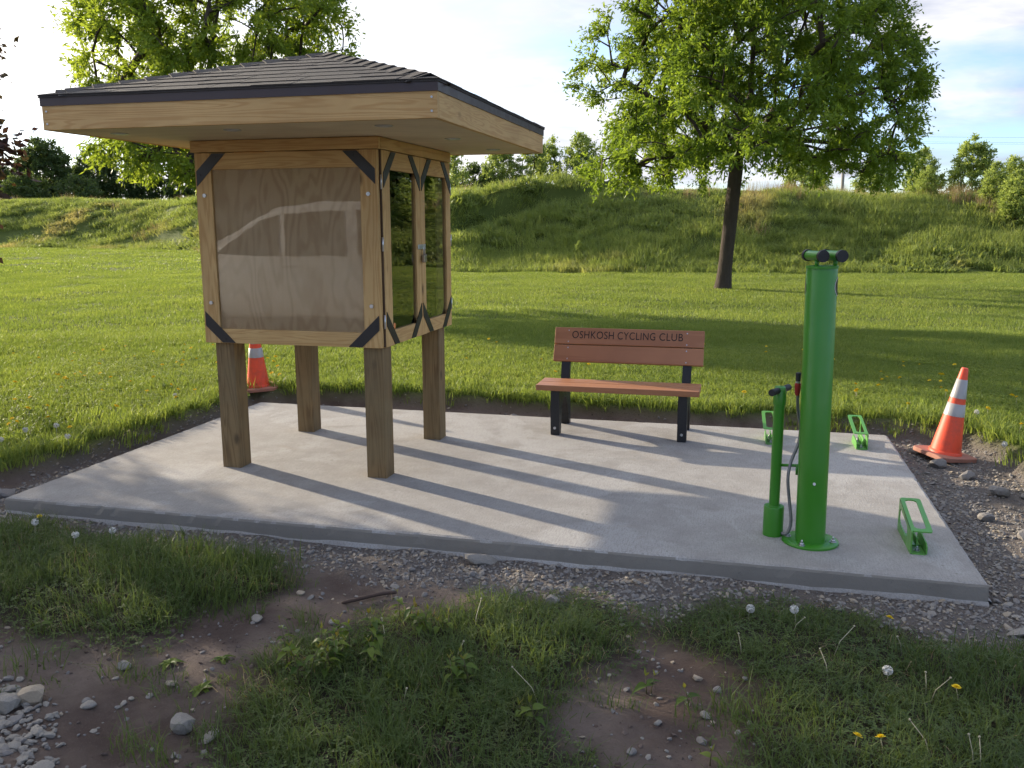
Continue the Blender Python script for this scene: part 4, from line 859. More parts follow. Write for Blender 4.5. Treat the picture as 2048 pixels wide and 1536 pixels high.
for (x, y, s, l) in ((-1.95, 7.72, 0.11, 'grey stone, left one of the pair behind the pad left of the bench'), (-1.84, 7.68, 0.12, 'pale stone, right one of the pair behind the pad left of the bench'), (-4.02, 7.66, 0.12, 'grey rounded stone behind the pad beside the cone'),
                     (-2.76, 7.68, 0.10, 'stone chunk behind the pad seen between the right hand kiosk posts'), (-2.66, 7.67, 0.09, 'smaller stone beside the chunk seen between the right hand kiosk posts'), (-1.15, 7.63, 0.11, 'whitish stone behind the left bench leg'), (-0.82, 7.62, 0.09, 'small white stone under the bench at the pad edge'),
                     (1.42, 7.40, 0.13, 'white oblong stone between the pad corner and the leaning cone'), (1.62, 6.72, 0.11, 'flat grey stone in the gravel below the leaning cone'), (1.72, 6.30, 0.13, 'wide flat grey rock at the right edge of the gravel'), (1.52, 5.75, 0.09, 'grey clod beside the right edge of the pad'), (1.66, 5.45, 0.10, 'rough grey clod at the right frame edge'), (1.48, 6.98, 0.12, 'grey stone wedged under the leaning cone base'), (-4.85, 4.55, 0.15, 'brown grey boulder at the front left corner of the pad'), (-4.70, 4.70, 0.11, 'smaller stone behind the boulder at the front left corner')):
    rock(x, y, s, 'rock' if 'white' in l or 'pale' in l else 'rock_g', l)
RIV = [(-3.05,2.72),(-2.66,2.62),(-2.35,2.44),(-2.1,2.2),(-2.0,2.0),(-3.0,1.9)]
cnt = 0; placed = [(-2.54, 2.56, 0.1), (-2.60, 2.50, 0.1)]
while cnt < 52:
    x, y = random.uniform(-3.0, -2.0), random.uniform(2.05, 2.85); d = float(sdpoly(np.array([x]), np.array([y]), RIV)[0])
    if d > 0.22 or (d > 0 and random.random() < 0.85): continue
    s = random.uniform(0.03, 0.075)
    if any(math.hypot(x-a, y-b_) < 0.42*(s+c_) for a, b_, c_ in placed): continue
    placed.append((x, y, s)); cnt += 1
    rock(x, y, s, random.choice(('rock', 'rock', 'rock', 'rock_g')), 'small pale stone in the pile at the lower left corner', 'pale stones at the lower left corner', sc=(1.1, 1, 0.75))
for k in range(60):
    x, y = random.uniform(-3.0, 1.3), random.uniform(2.3, 4.25); _, _, f_ = zones(np.array([x]), np.array([y]))
    if f_[0] > 0.3: continue
    rock(x, y, random.uniform(0.025, 0.045), random.choice(('rock', 'rock_g', 'rock_y')), 'small stone lying loose on the bare foreground soil', 'loose stones on the bare soil')
sk = MB().tube(spline([(-1.78, 3.66, -0.085), (-1.71, 3.71, -0.078), (-1.63, 3.79, -0.078), (-1.57, 3.84, -0.085)], 5), [0.004]+[0.009]*13+[0.008, 0.005], 8).build('broken_stick', M['bark_red']); tag(sk, 'short dark stick lying on the bare path behind the leafy seedlings', 'stick')

# ------------------------------------------------------------------ trees
def tree_skeleton(base, zfork, targets, step=0.28, lean=(0, 0), seed=0, fork_limbs=True):
    g = np.random.default_rng(seed); base = np.array(base, float); top = targets[:, 2].max()
    nodes = [base]; par = [-1]; nseg = max(3, int((zfork-base[2])/step))
    for i in range(1, nseg+1):
        t = i/nseg; nodes.append(base + np.array([lean[0]*t, lean[1]*t, (zfork-base[2])*t])); par.append(i-1)
    # leader through the crown
    cen = targets[:, :2].mean(0); last = len(nodes)-1; nl = int((top-zfork)*0.75/step)
    for i in range(nl):
        p = nodes[last] + np.array([(cen[0]-nodes[last][0])*0.08 + g.normal(0, 0.05), (cen[1]-nodes[last][1])*0.08 + g.normal(0, 0.05), step]); nodes.append(p); par.append(last); last = len(nodes)-1
    order = np.argsort(np.linalg.norm(targets - nodes[nseg], axis=1)*(1+0.3*g.random(len(targets))))
    arr = np.array(nodes); ends = []
    for ti in order:
        T = targets[ti]; d = T - arr; dist = np.linalg.norm(d, axis=1)
        # prefer parents lower down and towards the trunk
        hor = np.hypot(d[:, 0], d[:, 1]); cost = dist + 0.9*np.clip(hor*0.35 - d[:, 2], 0, None); cost[:max(1, nseg-1)] += 50
        j = int(np.argmin(cost)); L = dist[j]; k = max(1, int(L/step)); p0 = arr[j]; new = []
        ctrl = p0 + (T-p0)*0.5 + np.array([0, 0, 0.10*L]) + g.normal(0, 0.06*L, 3); pj = j
        for q in range(1, k+1):
            t = q/k; p = (1-t)**2*p0 + 2*t*(1-t)*ctrl + t*t*T; new.append(p); par.append(pj); pj = len(par)-1
        arr = np.vstack([arr, new]); ends.append(pj)
    return arr, np.array(par), ends
def tree_mesh(arr, par, r_tip, r_base, seg_big=8, expo=2.4, rmin=0.006):
    n = len(arr); area = np.zeros(n); ch = [[] for _ in range(n)]
    for i in range(1, n): ch[par[i]].append(i)
    for i in range(n-1, -1, -1):
        area[i] = r_tip**expo if not ch[i] else sum(area[c] for c in ch[i])
    rad = area**(1/expo); rad = rad*(r_base/rad[0]) if rad[0] > 0 else rad; rad = np.maximum(rad, rmin)
    V = []; Fc = []; off = 0
    for i in range(1, n):
        a, b_ = arr[par[i]], arr[i]; r0, r1 = rad[par[i]], rad[i]
        if r0 > r1*1.5 and par[i] > 0 and len(ch[par[i]]) > 1: r0 = min(r0, r1*1.35)
        sg = seg_big if r1 > 0.06 else (5 if r1 > 0.02 else 3)
        d = b_-a; L = np.linalg.norm(d)
        if L < 1e-6: continue
        d = d/L; u = np.cross(d, [0.3, 0.9, 0.1]); u /= np.linalg.norm(u); w = np.cross(d, u); th = np.arange(sg)*2*np.pi/sg
        ring = np.cos(th)[:, None]*u + np.sin(th)[:, None]*w
        ex = 0.0 if r1 > 0.07 else 0.2; V.append(a - d*r0*ex + ring*r0); V.append(b_ + d*r1*ex + ring*r1); k = np.arange(sg); k2 = (k+1) % sg
        Fc.append(np.stack([off+k, off+k2, off+sg+k2, off+sg+k], 1)); off += 2*sg
    return np.concatenate(V), np.concatenate(Fc)
def leaves(cent, n_per, spread_, size, asp, seed, droop=0.2, cdir=None, spray=True):
    g = np.random.default_rng(seed); m_ = len(cent); n = m_*n_per
    c = np.repeat(cent, n_per, 0)
    if spray:   # several short twigs per cluster, leaves strung along each
        nt_ = 7; td = g.normal(size=(m_, nt_, 3)); td /= np.linalg.norm(td, axis=2, keepdims=True)
        if cdir is not None: td = td + cdir[:, None, :]*0.9; td /= np.linalg.norm(td, axis=2, keepdims=True)
        k = g.integers(0, nt_, n); tdir = td[np.repeat(np.arange(m_), n_per), k]; s = g.random(n)**0.75
        pos = c + tdir*(s*spread_*1.9*(0.6+0.8*g.random(n)))[:, None] + g.normal(0, spread_*0.17, (n, 3)); ld = tdir*0.8 + g.normal(0, 0.75, (n, 3))
    else:
        pos = c + g.normal(0, spread_, (n, 3)); ld = g.normal(size=(n, 3))
    ld[:, 2] -= droop; ld /= np.linalg.norm(ld, axis=1, keepdims=True)
    w = np.cross(ld, g.normal(size=(n, 3))); w /= np.linalg.norm(w, axis=1, keepdims=True); L = size*(0.45+1.1*g.random(n))[:, None]; wd = L*asp
    V = np.stack([pos, pos+ld*L*0.45+w*wd*0.5, pos+ld*L, pos+ld*L*0.45-w*wd*0.5], 1).reshape(-1, 3); Fc = np.arange(4*n).reshape(n, 4)
    rnd = np.clip(0.6*np.repeat(g.random(m_), n_per) + 0.4*g.random(n), 0, 1)
    return V, Fc, rnd
def crown_targets(n, rad_at, z0, z1, cx, cy, seed, shell=0.5, ecc=(1, 1), low=0.0):
    """points filling a crown whose radius over height is rad_at(t); lumpy outline"""
    g = np.random.default_rng(seed); out = []
    while len(out) < n:
        t = g.random(); a = g.random()*2*np.pi; rmax = rad_at(t)*(0.80 + 0.34*float(fbm(np.cos(a)*1.7+5+seed, np.sin(a)*1.7+t*3.2, 3)) + 0.06)
        if g.random() > (rad_at(t)/rad_at(0.35))**1.3: continue
        r = rmax*g.random()**0.42; out.append((cx+r*np.cos(a)*ecc[0], cy+r*np.sin(a)*ecc[1], z0 + t*(z1-z0) - low*(r/rmax)**2*(1-t)))
    return np.array(out)
def make_tree(name, label, base, zfork, tg, leafm, r_base, n_per, spread_, size, asp, seed, lean=(0, 0), step=0.3, group=None, rmin=0.006, r_tip=0.01):
    o = empty(name, base); tag(o, label, 'tree', group)
    loc = np.array(base, float); arr, par, ends = tree_skeleton((0, 0, -0.1), zfork, tg, step, lean, seed)
    V, Fc = tree_mesh(arr, par, r_tip, r_base, 10, 2.5, rmin); 
    # root flare
    z_ = V[:, 2]; fl_ = 1 + 0.45*np.exp(-np.clip(z_, 0, None)/0.22); near = np.hypot(V[:, 0], V[:, 1]) < r_base*2; V[:, :2] *= np.where(near & (z_ < 1.0), fl_, 1)[:, None]
    link('trunk', npmesh('trunk', V, Fc, True), M['bark'], o)
    cen = tg.mean(0); cdir = tg - cen; cdir /= np.linalg.norm(cdir, axis=1, keepdims=True)
    # clusters also along the outer halves of the branches
    LV = leaves(tg, n_per, spread_, size, asp, seed+1, 0.25, cdir)
    link('crown', npmesh('crown', LV[0], LV[1], False, {'rnd': ('FACE', LV[2])}), M[leafm], o); return o
def rad_main(t): return 4.45*np.interp(t, [0, 0.06, 0.18, 0.38, 0.65, 0.85, 1.0], [0.85, 1.0, 1.0, 0.90, 0.72, 0.48, 0.15])
tz = float(zg(-0.44, 23.4))
tg = crown_targets(800, rad_main, 3.6, 10.4, 0.35, 0, 21, 0.6, low=1.15)
make_tree('ash_tree', 'large leafy ash tree with a dark trunk standing on the lawn right of centre', (-0.44, 23.4, tz), 3.0, tg, 'ash', 0.178, 270, 0.225, 0.102, 0.36, 31, (0.22, 0))
def rad_left(t): return 3.5*np.interp(t, [0, 0.1, 0.25, 0.45, 0.7, 0.88, 1.0], [0.55, 0.85, 1.0, 0.95, 0.75, 0.5, 0.15])
lz = float(zg(-11.4, 17.9))
tg = crown_targets(600, rad_left, 3.0, 9.6, 0.35, 0, 45, 0.6, low=0.55)
make_tree('ash_tree', 'bright leafy ash tree behind the kiosk, its trunk hidden by the cabinet', (-11.4, 17.9, lz), 2.5, tg, 'ash2', 0.17, 230, 0.215, 0.102, 0.36, 47, (0.1, 0))
# purple leaved crabapple just outside the left edge, its twigs reach into view and it shades the foreground
def rad_crab(t): return 2.35*np.interp(t, [0, 0.15, 0.4, 0.7, 1.0], [0.7, 1.0, 1.0, 0.75, 0.25])
tg = crown_targets(330, rad_crab, 0.95, 4.7, 0, 0, 61, 0.5, ecc=(1.0, 1.0))
tg = np.vstack([tg, [(2.45, 1.05, 3.05), (2.62, 1.12, 2.95), (2.35, 0.95, 2.42), (2.60, 1.05, 2.33), (2.75, 1.10, 2.30), (2.45, 1.1, 1.95), (2.42, 1.0, 1.62)]])
make_tree('crabapple_tree', 'dark reddish leaved tree whose twig tips reach in at the left frame edge', (-8.96, 5.35, float(zg(-8.96, 5.35))), 0.9, tg, 'crab', 0.12, 120, 0.17, 0.065, 0.55, 63, step=0.2, rmin=0.004)

# background trees: prototypes, then copies with shared meshes
def bg_proto(kind, seed):
    if kind == 'spruce':
        tgs = []; g = np.random.default_rng(seed)
        for k in range(150):
            t = g.random()**0.8; a = g.random()*6.28; r = 1.05*(1-t)*(0.35+0.65*g.random()**0.4); tgs.append((r*np.cos(a), r*np.sin(a), 0.25+3.6*t))
        tgs = np.array(tgs); V, Fc, rn = leaves(tgs, 60, 0.16, 0.16, 0.35, seed, 0.5); arr = np.array([[0, 0, -0.1], [0, 0, 1.3], [0, 0, 2.6], [0, 0, 3.85]]); tv, tf = tree_mesh(arr, np.array([-1, 0, 1, 2]), 0.02, 0.09); mt = 'spruce'
    else:
        if kind == 'pale': rf = lambda t: 1.55*np.interp(t, [0, .2, .5, .8, 1], [.5, .9, 1, .7, .2]); z0, z1, n, per, sp, sz, mt, rb_ = 0.7, 5.2, 230, 95, 0.18, 0.125, 'pale_leaf', 0.075
        elif kind == 'slim': rf = lambda t: 1.05*np.interp(t, [0, .2, .5, .8, 1], [.6, .9, 1, .7, .25]); z0, z1, n, per, sp, sz, mt, rb_ = 0.7, 5.4, 150, 85, 0.17, 0.12, 'pale_leaf', 0.06
        elif kind == 'dark': rf = lambda t: 2.9*np.interp(t, [0, .2, .5, .8, 1], [.75, .95, 1, .78, .3]); z0, z1, n, per, sp, sz, mt, rb_ = 0.6, 6.4, 260, 95, 0.30, 0.24, 'dark_leaf', 0.16
        else: rf = lambda t: 1.3*np.interp(t, [0, .3, .7, 1], [.9, 1, .8, .3]); z0, z1, n, per, sp, sz, mt, rb_ = 0.15, 1.9, 90, 80, 0.2, 0.13, 'dark_leaf', 0.05
        tgs = crown_targets(n, rf, z0, z1, 0, 0, seed, 0.5); arr, par, _ = tree_skeleton((0, 0, -0.1), max(0.5, z0), tgs, 0.3, (0, 0), seed); tv, tf = tree_mesh(arr, par, 0.008, rb_, 6, 2.5, 0.008)
        cd_ = tgs - tgs.mean(0); cd_ /= np.linalg.norm(cd_, axis=1, keepdims=True); V, Fc, rn = leaves(tgs, per, sp, sz, 0.5, seed+1, 0.2, cd_)
    cm = npmesh('crown', V, Fc, False, {'rnd': ('FACE', rn)}); cm.materials.append(M[mt]); tm = npmesh('trunk', tv, tf, True); tm.materials.append(M['bark']); return tm, cm
BP = {k: [bg_proto(k, 500+10*i+j) for j in range(nv)] for i, (k, nv) in enumerate((('pale', 3), ('slim', 2), ('dark', 2), ('bush', 1), ('spruce', 1)))}
def th_px(px): return math.degrees(math.atan((px-1024)/1807)) - 14.36
def bg_tree(px, r, kind, sc, label, rz, v=0, sink=0.0, name=None):
    a = R_(th_px(px)); x, y = r*math.sin(a), r*math.cos(a); tm, cm = BP[kind][v % len(BP[kind])]
    o = empty(name or {'pale': 'young_tree', 'slim': 'slender_tree', 'dark': 'dense_tree', 'bush': 'bush', 'spruce': 'spruce_tree'}[kind], (x, y, float(zg(x, y)) - sink), rz)
    o.scale = (sc, sc, sc) if not isinstance(sc, tuple) else sc; tag(o, label, 'bush' if kind == 'bush' else 'tree', 'trees beyond the hill'); link('trunk', tm, None, o); link('crown', cm, None, o); return o
bg_tree(18, 96, 'dark', 0.62, 'low dark tree at the far left edge of the skyline', 0.3, 1, 0.5)
bg_tree(100, 98, 'dark', 0.98, 'tallest dense dark green tree on the left skyline', 1.3, 0, 0.3)
bg_tree(205, 99, 'dark', 0.90, 'dense dark tree on the skyline between the tall dark one and the bright ash', 2.6, 1, 0.4)
bg_tree(290, 97, 'dark', 0.75, 'dark tree on the skyline behind the low branches of the bright ash', 4.1, 0, 0.5)
bg_tree(370, 95, 'dark', 0.70, 'dark tree on the skyline just left of the kiosk cabinet', 5.0, 1, 0.5)
bg_tree(60, 92, 'bush', 1.60, 'dark bush at the foot of the tallest dark tree on the left skyline', 5.0, 0, 0.4)
bg_tree(160, 91, 'bush', 1.50, 'dark bush right of the tallest dark tree on the left skyline', 2.0, 0, 0.4)
bg_tree(912, 52, 'slim', 0.78, 'small pale tree just right of the kiosk cabinet under the roof', 0.4, 0, 0.9)
bg_tree(952, 55, 'bush', 1.19, 'green bush under the right end of the kiosk roof', 1.4, 0, 0.2)
bg_tree(1003, 54, 'pale', 0.83, 'leafy young tree under the right end of the kiosk roof', 2.2, 0, 1.1)
bg_tree(1068, 54, 'slim', 0.93, 'slender yellow green tree right of the roof corner', 3.9, 1, 1.3)
bg_tree(1098, 56, 'slim', 0.95, 'slender pale tree between the yellow green tree and the round one', 1.0, 0, 1.3)
bg_tree(1160, 55, 'pale', 0.98, 'round pale green tree left of the big ash', 5.2, 1, 1.3)
bg_tree(1404, 60, 'spruce', 0.52, 'small dark spruce on the hilltop left of the ash trunk', 0, 0, 0.6)
bg_tree(1508, 58, 'bush', 0.62, 'dark bush on the hilltop right of the ash trunk', 2.4, 0, 0.6)
bg_tree(1600, 56, 'pale', 0.80, 'pale yellow tree on the hilltop under the right ash branch', 3.1, 2, 1.1)
bg_tree(1635, 59, 'slim', 0.75, 'thin pale tree on the hilltop beside the utility pole', 0.8, 1, 1.0)
bg_tree(1745, 57, 'pale', 0.72, 'pale tree behind the drooping right end of the ash crown', 4.4, 0, 0.8)
bg_tree(1840, 48, 'pale', 0.62, 'sparse pale tree on the right part of the hill', 1.9, 1, 0.7)
bg_tree(1935, 48, 'pale', 0.77, 'largest pale green tree on the right part of the hill', 2.9, 2, 0.9)
bg_tree(2022, 50, 'pale', 0.59, 'pale tree cut by the right frame edge', 0.2, 0, 0.7)
bg_tree(2042, 47, 'spruce', 0.42, 'dark spruce at the right frame edge', 0, 0, 0.2)
bg_tree(2170, 46, 'dark', 0.80, 'dark tree beyond the right frame edge, seen in the door glass', 2.0, 0, 0.3)
bg_tree(2280, 44, 'pale', 1.00, 'pale tree beyond the right frame edge, seen in the door glass', 4.0, 1, 0.3)
bg_tree(2420, 43, 'dark', 0.90, 'broad dark tree beyond the right frame edge, seen in the door glass', 1.0, 1, 0.3)
for k, (x, y, s_c, l) in enumerate(((-44, -46, 1.25, 'left'), (-35, -48, 1.4, 'second from left'), (-27, -46, 1.2, 'middle'), (-18, -49, 1.35, 'second from right'), (-9, -47, 1.25, 'right'))):
    tm, cm = BP['dark'][k % 2]; o = empty('dense_tree', (x, y, float(zg(x, y))-0.2), k*1.7); o.scale = (s_c, s_c, s_c*1.05); tag(o, 'dark tree far behind the viewpoint, %s of five in a row' % l, 'tree', 'trees behind the viewpoint'); link('trunk', tm, None, o); link('crown', cm, None, o)
# small leafy shrubs and tall weeds on the hillside
for (px, r, s, l) in ((2030, 38, 0.42, 'green bush low on the hill at the right frame edge'), (1985, 39.5, 0.36, 'yellow green shrub on the hill below the largest pale tree'), (1160, 33.0, 0.16, 'small bright weed clump at the foot of the hill right of the kiosk'), (1850, 40.5, 0.30, 'shrub on the hill below the sparse pale tree')):
    o = bg_tree(px, r, 'pale', s, l, px*0.01, 1, 0.25, 'hill_shrub'); o['category'] = 'shrub'; o['group'] = 'shrubs on the hillside'

# utility pole with wires far behind
a = R_(th_px(1681)); ux, uy = 88*math.sin(a), 88*math.cos(a); U = empty('utility_pole', (ux, uy, float(zg(ux, uy)))); tag(U, 'thin pale utility pole with wires far behind the ash branch', 'utility pole')
sharp(MB().lathe([(0.16, -0.2), (0.11, 6.9)], 12).build('shaft', M['light_wood'], U)); MB().box(-0.9, 0.9, -0.06, 0.06, 5.98, 6.10).build('crossarm', M['light_wood'], U)
for k, (hz_, oy) in enumerate(((6.15, -0.8), (6.15, 0.8), (6.65, 0.0))):
    MB().tube([(t, oy + 0.06*t, hz_ - 0.0007*t*(60-t)) for t in np.linspace(0, 60, 20)], 0.007, 5).build('wire', M['rubber'], U)

# ------------------------------------------------------------------ seedlings, dandelions, stalks
def leafmesh(name, L, w, curl, seed):
    g = np.random.default_rng(seed); n = 6; V = []; Fc = []
    for i in range(n+1):
        t = i/n; ww = w*(math.sin(math.pi*min(1, t*1.05)**0.75))*(1-0.25*t) if i < n else 0; z = 0.25*L*t - curl*L*t*t
        V += [(-ww/2, L*t, z+0.18*ww), (0, L*t, z), (ww/2, L*t, z+0.18*ww)]
        if i: k = 3*i; Fc += [(k-3, k-2, k+1, k), (k-2, k-1, k+2, k+1)]
    return npmesh(name, V, Fc, True)
LMs = [leafmesh('leaf', 0.058, 0.030, 0.55, 1), leafmesh('leaf', 0.050, 0.026, 0.35, 2), leafmesh('leaf', 0.066, 0.034, 0.75, 3)]; TMs = [leafmesh('leaf', 0.036, 0.013, 0.1, 4), leafmesh('leaf', 0.030, 0.011, 0.0, 5)]
for m_ in LMs: m_.materials.append(M['seedleaf'])
for m_ in TMs: m_.materials.append(M['tipleaf'])
def seedling(x, y, h, nst, label, spread_=0.05):
    o = empty('leafy_seedling', (x, y, float(zg(x, y)) - 0.005)); tag(o, label, 'plant', 'leafy seedlings in the foreground')
    for s in range(nst):
        a = random.uniform(0, 6.28); rr = spread_*math.sqrt(random.random()) if nst > 1 else 0; bx, by = rr*math.cos(a), rr*math.sin(a); hh = h*random.uniform(0.65, 1.1); lx, ly = random.uniform(-.25, .25)*hh, random.uniform(-.25, .25)*hh
        pts = [(bx+lx*t*t, by+ly*t*t, hh*t) for t in (0, .35, .7, 1)]; MB().tube(pts, [0.003, 0.0025, 0.002, 0.0012], 5).build('stem', M['stem'], o)
        nl = max(2, int(hh/0.030)); ya = random.uniform(0, 3.14)
        for k in range(1, nl+1):
            t = 0.15 + 0.85*k/nl; p = (bx+lx*t*t, by+ly*t*t, hh*t); tipq = k == nl; ya += 1.45
            for j in (0, math.pi):
                lf = link('leaf', random.choice(TMs if tipq else LMs), None, o); lf.location = p; lf.rotation_euler = (random.uniform(0.7, 1.15) if tipq else random.uniform(-0.35, 0.45), random.uniform(-.3, .3), ya + j + random.uniform(-.3, .3))
                f = random.uniform(0.75, 1.15); lf.scale = (f, f, f)
seedling(-1.60, 2.98, 0.17, 9, 'bushy leafy seedling clump at the left end of the middle grass patch', 0.13)
seedling(-1.42, 3.06, 0.17, 8, 'leafy seedling clump right beside the bushy one at the left of the middle patch', 0.10)
seedling(-1.34, 3.46, 0.13, 5, 'leafy seedling group at the back left of the middle grass patch', 0.09)
seedling(-1.17, 3.42, 0.09, 2, 'small two stemmed seedling right of the back left seedling group', 0.04)
seedling(-0.98, 2.98, 0.16, 4, 'tall leafy seedling in the centre of the middle grass patch', 0.07)
seedling(-0.66, 2.84, 0.10, 2, 'small seedling with bright tips at the right of the middle grass patch', 0.03)
seedling(-0.27, 3.22, 0.08, 2, 'small reddish seedling on the bare soil between two grass patches', 0.02)
seedling(-0.12, 3.12, 0.09, 1, 'single stemmed seedling on the soil at the left edge of the right patch')
seedling(-0.03, 2.80, 0.09, 1, 'single stemmed seedling at the lower left of the right grass patch')
seedling(-2.95, 3.05, 0.08, 2, 'low weed seedling below the left grass patch', 0.04)
# toothed rosettes
def rosette(x, y, n, L, label):
    o = empty('weed_rosette', (x, y, float(zg(x, y)) + 0.004)); tag(o, label, 'plant', 'flat weed rosettes on the soil')
    for k in range(n):
        lf = link('leaf', random.choice(LMs), None, o); lf.rotation_euler = (random.uniform(-0.05, 0.35), 0, 6.28*k/n+random.uniform(-.3, .3)); f = L/0.058*random.uniform(.75, 1.2); lf.scale = (f*0.8, f, f)
for k, (x, y, l) in enumerate(((-2.02, 3.02, 'weed rosette on dark soil right below the left grass patch'), (-2.22, 2.95, 'weed rosette beside the light stone under the left grass patch'), (-1.98, 2.82, 'toothed weed rosette halfway to the seedling clump'), (-2.75, 3.62, 'broad leaved weed inside the left grass patch'), (-1.22, 2.72, 'broad leaf weed in front of the seedling clumps'), (0.62, 3.2, 'broad leaf weed inside the right grass patch'))): rosette(x, y, 9, 0.06, l)
# dandelions
def puffmesh(seed):
    g = np.random.default_rng(seed); n = 85; d = g.normal(size=(n, 3)); d /= np.linalg.norm(d, axis=1, keepdims=True); u = np.cross(d, g.normal(size=(n, 3))); u /= np.linalg.norm(u, axis=1, keepdims=True); w = np.cross(d, u); r = 0.019
    V = np.stack([d*r*0.93+u*0.0042, d*r*1.04-u*0.002+w*0.0036, d*r*1.04-u*0.002-w*0.0036, d*0.003], 1).reshape(-1, 3); i = np.arange(n)*4
    return npmesh('seed_head', V, np.concatenate([np.stack([i, i+1, i+2], 1), np.stack([i+3, i, i+1], 1)[::2]]), False)
PF = [puffmesh(s) for s in range(3)]
for m_ in PF: m_.materials.append(M['puff'])
def yellowmesh():
    V = []; Fc = []; n = 18
    for ring, (r, z0, z1, w) in enumerate(((0.019, 0.002, 0.007, 0.005), (0.013, 0.004, 0.012, 0.005), (0.007, 0.006, 0.014, 0.004))):
        for k in range(n):
            a = 6.283*(k+0.5*ring)/n; c, s = math.cos(a), math.sin(a); i = len(V)
            V += [(0.001*c, 0.001*s, z0), (r*0.7*c-w/2*s, r*0.7*s+w/2*c, (z0+z1)/2), (r*c, r*s, z1), (r*0.7*c+w/2*s, r*0.7*s-w/2*c, (z0+z1)/2)]; Fc.append((i, i+1, i+2, i+3))
    me = npmesh('flower_head', V, Fc); me.materials.append(M['yellow']); return me
YM = yellowmesh()
def dandelion(x, y, h, kind, label, group, lean=0.25, parts=True, sc=1.0):
    o = empty('dandelion', (x, y, float(zg(x, y)))); tag(o, label, 'dandelion', group)
    a = random.uniform(0, 6.28); lx, ly = lean*h*math.cos(a), lean*h*math.sin(a); end = (lx, ly, h)
    if parts: MB().tube([(0, 0, -0.01), (lx*.3, ly*.3, h*.5), end], [0.0019, 0.0017, 0.0014], 5).build('stem', M['stalk'], o)
    if kind == 'puff': hd_ = link('seed_head', random.choice(PF), None, o)
    elif kind == 'yellow': hd_ = link('flower_head', YM, None, o)
    else: hd_ = MB().lathe([(0.002, -0.003), (0.0048, 0.0), (0.003, 0.004)], 7).build('bare_head', M['stalk'], o)
    hd_.location = end; hd_.scale = (sc, sc, sc); hd_.rotation_euler = (random.uniform(-.5, .5), random.uniform(-.5, .5), 0); return o
for (x, y, h, l) in ((-3.80, 3.97, 0.09, 'white dandelion seed head at the far left of the left grass patch'), (-3.44, 3.85, 0.09, 'white dandelion seed head right of the one at the far left'), (-3.34, 4.02, 0.10, 'white dandelion seed head near the reddish stone'), (-5.13, 5.40, 0.14, 'tall dandelion seed head, left one by the dark hollow beside the pad'), (-4.99, 5.52, 0.15, 'tall dandelion seed head, middle one by the dark hollow beside the pad'), (-4.80, 5.42, 0.13, 'dandelion seed head nearest the left edge of the pad'), (-5.35, 5.36, 0.06, 'low dandelion seed head at the left frame edge'), (-5.14, 7.20, 0.06, 'lone dandelion seed head in the lawn left of the kiosk'), (1.93, 7.00, 0.20, 'tall dandelion seed head on a brown stem right of the leaning cone'), (1.93, 7.85, 0.10, 'dandelion seed head behind the leaning cone'), (1.10, 3.10, 0.07, 'large dandelion seed head low in the right grass patch'), (0.30, 3.85, 0.07, 'dandelion seed head at the back of the right grass patch'), (0.10, 3.92, 0.05, 'small dandelion seed head at the back left of the right patch'), (0.62, 3.45, 0.05, 'brownish dandelion seed head in the middle of the right patch')):
    dandelion(x, y, h, 'puff', l, 'white dandelion seed heads', 0.15, sc=1.0 if y < 5 else 1.05)
for (x, y, l) in ((0.44, 2.93, 'yellow dandelion at the bottom edge, left of the pair'), (0.53, 2.93, 'yellow dandelion at the bottom edge, right of the pair'), (0.85, 3.35, 'yellow dandelion among stalks in the right grass patch'), (0.70, 3.93, 'orange yellow dandelion at the back of the right grass patch'), (-4.0, 4.22, 'yellow dandelion at the far left by the pad corner')):
    dandelion(x, y, 0.06, 'yellow', l, 'yellow dandelions in the foreground', 0.2)
for k in range(20):
    x, y = random.uniform(0.0, 1.25), random.uniform(2.85, 3.85)
    if k >= 14: x, y = random.uniform(-1.5, -0.6), random.uniform(2.6, 3.7)
    dandelion(x, y, random.uniform(0.07, 0.15), 'bare', 'bare pale dandelion stalk in the shaded foreground grass', 'bare dandelion stalks', random.uniform(0.2, 0.9))
k = 0
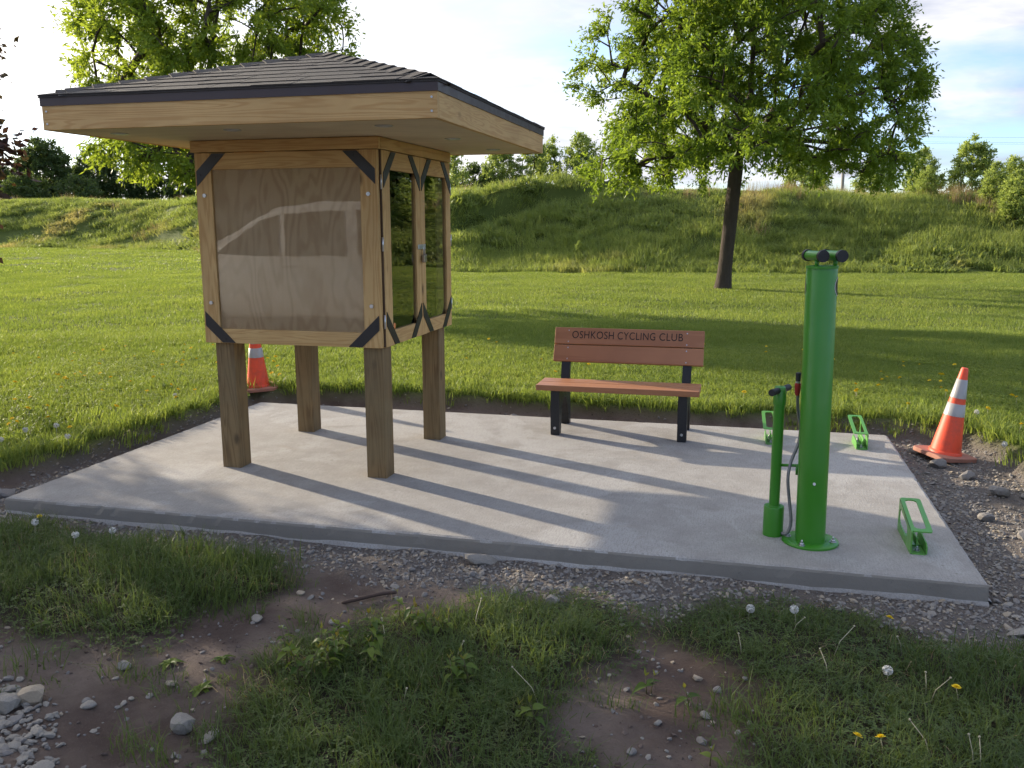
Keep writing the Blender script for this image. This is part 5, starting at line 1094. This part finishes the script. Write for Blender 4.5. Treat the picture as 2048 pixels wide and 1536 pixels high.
while k < 110:
    if k < 66: r = random.uniform(6.3, 12.5); th = random.uniform(-45, -29)
    elif k < 84: r = random.uniform(7.9, 12); th = random.uniform(-20, 6)
    else: r = random.uniform(7.0, 11); th = random.uniform(6, 16)
    x, y = r*math.sin(R_(th)), r*math.cos(R_(th))
    if float(lawn_ok(np.array([x]), np.array([y]))[0]) < 0.25: continue
    lab = ('small yellow dandelion in the lawn left of the kiosk', 'yellow dandelions left of the kiosk') if k < 66 else (('small yellow dandelion in the lawn behind the bench', 'yellow dandelions behind the bench') if k < 84 else ('small yellow dandelion in the lawn right of the repair stand', 'yellow dandelions near the leaning cone'))
    dandelion(x, y, 0.085 + 0.025*random.random(), 'yellow', lab[0], lab[1], 0.1, parts=r < 9, sc=random.uniform(0.9, 1.4)); k += 1

# ------------------------------------------------------------------ white van parked behind the photographer, seen mirrored in the kiosk's clear cover
CV = empty('parked_van', (-6.75, -2.7, LOW-0.02)); CV.scale = (1, 1, 1.15); tag(CV, 'white van parked opposite, mirrored in the clear cover of the kiosk', 'van')
hullp = [(-2.45, 0.35), (-2.45, 0.80), (-2.30, 0.98), (-1.45, 1.12), (-0.55, 1.66), (-0.2, 1.78), (0.6, 1.86), (1.6, 1.84), (2.25, 1.72), (2.45, 1.15), (2.50, 0.45), (2.3, 0.30), (-2.3, 0.28)]
sharp(MB().prism(hullp, -0.92, 0.92, 'y', 0.09).build('body', M['car_white'], CV), 50)
for s_ in (-1, 1):
    y0_, y1_ = (0.915, 0.935) if s_ > 0 else (-0.935, -0.915)
    for poly in ([(-1.25, 1.17), (-0.48, 1.60), (-0.15, 1.69), (-0.15, 1.15)], [(-0.05, 1.15), (-0.05, 1.70), (0.95, 1.74), (0.95, 1.15)], [(1.15, 1.17), (1.15, 1.74), (1.95, 1.68), (2.2, 1.25)]):
        MB().prism(poly, y0_, y1_, 'y').build('side_window', M['car_glass'], CV)
    for wx in (-1.55, 1.55):
        wl = MB().tube([(wx, s_*0.70, 0.33), (wx, s_*0.945, 0.33)], 0.33, 28).build('wheel', M['rubber'], CV); MB().tube([(wx, s_*0.94, 0.33), (wx, s_*0.955, 0.33)], 0.21, 20).build('rim', M['silver'], wl)
    MB().box(-2.465, -2.40, s_*0.55-0.2, s_*0.55+0.2, 0.72, 0.88, 0.02).build('headlight', M['galv'], CV); MB().box(-0.1, 0.08, y0_, y1_+0.01*s_, 1.0, 1.03).build('door_handle', M['car_white'], CV)
MB().prism([(-1.42, 1.16), (-0.60, 1.66), (-0.57, 1.64), (-1.39, 1.13)], -0.80, 0.80, 'y').build('windscreen', M['car_glass'], CV)
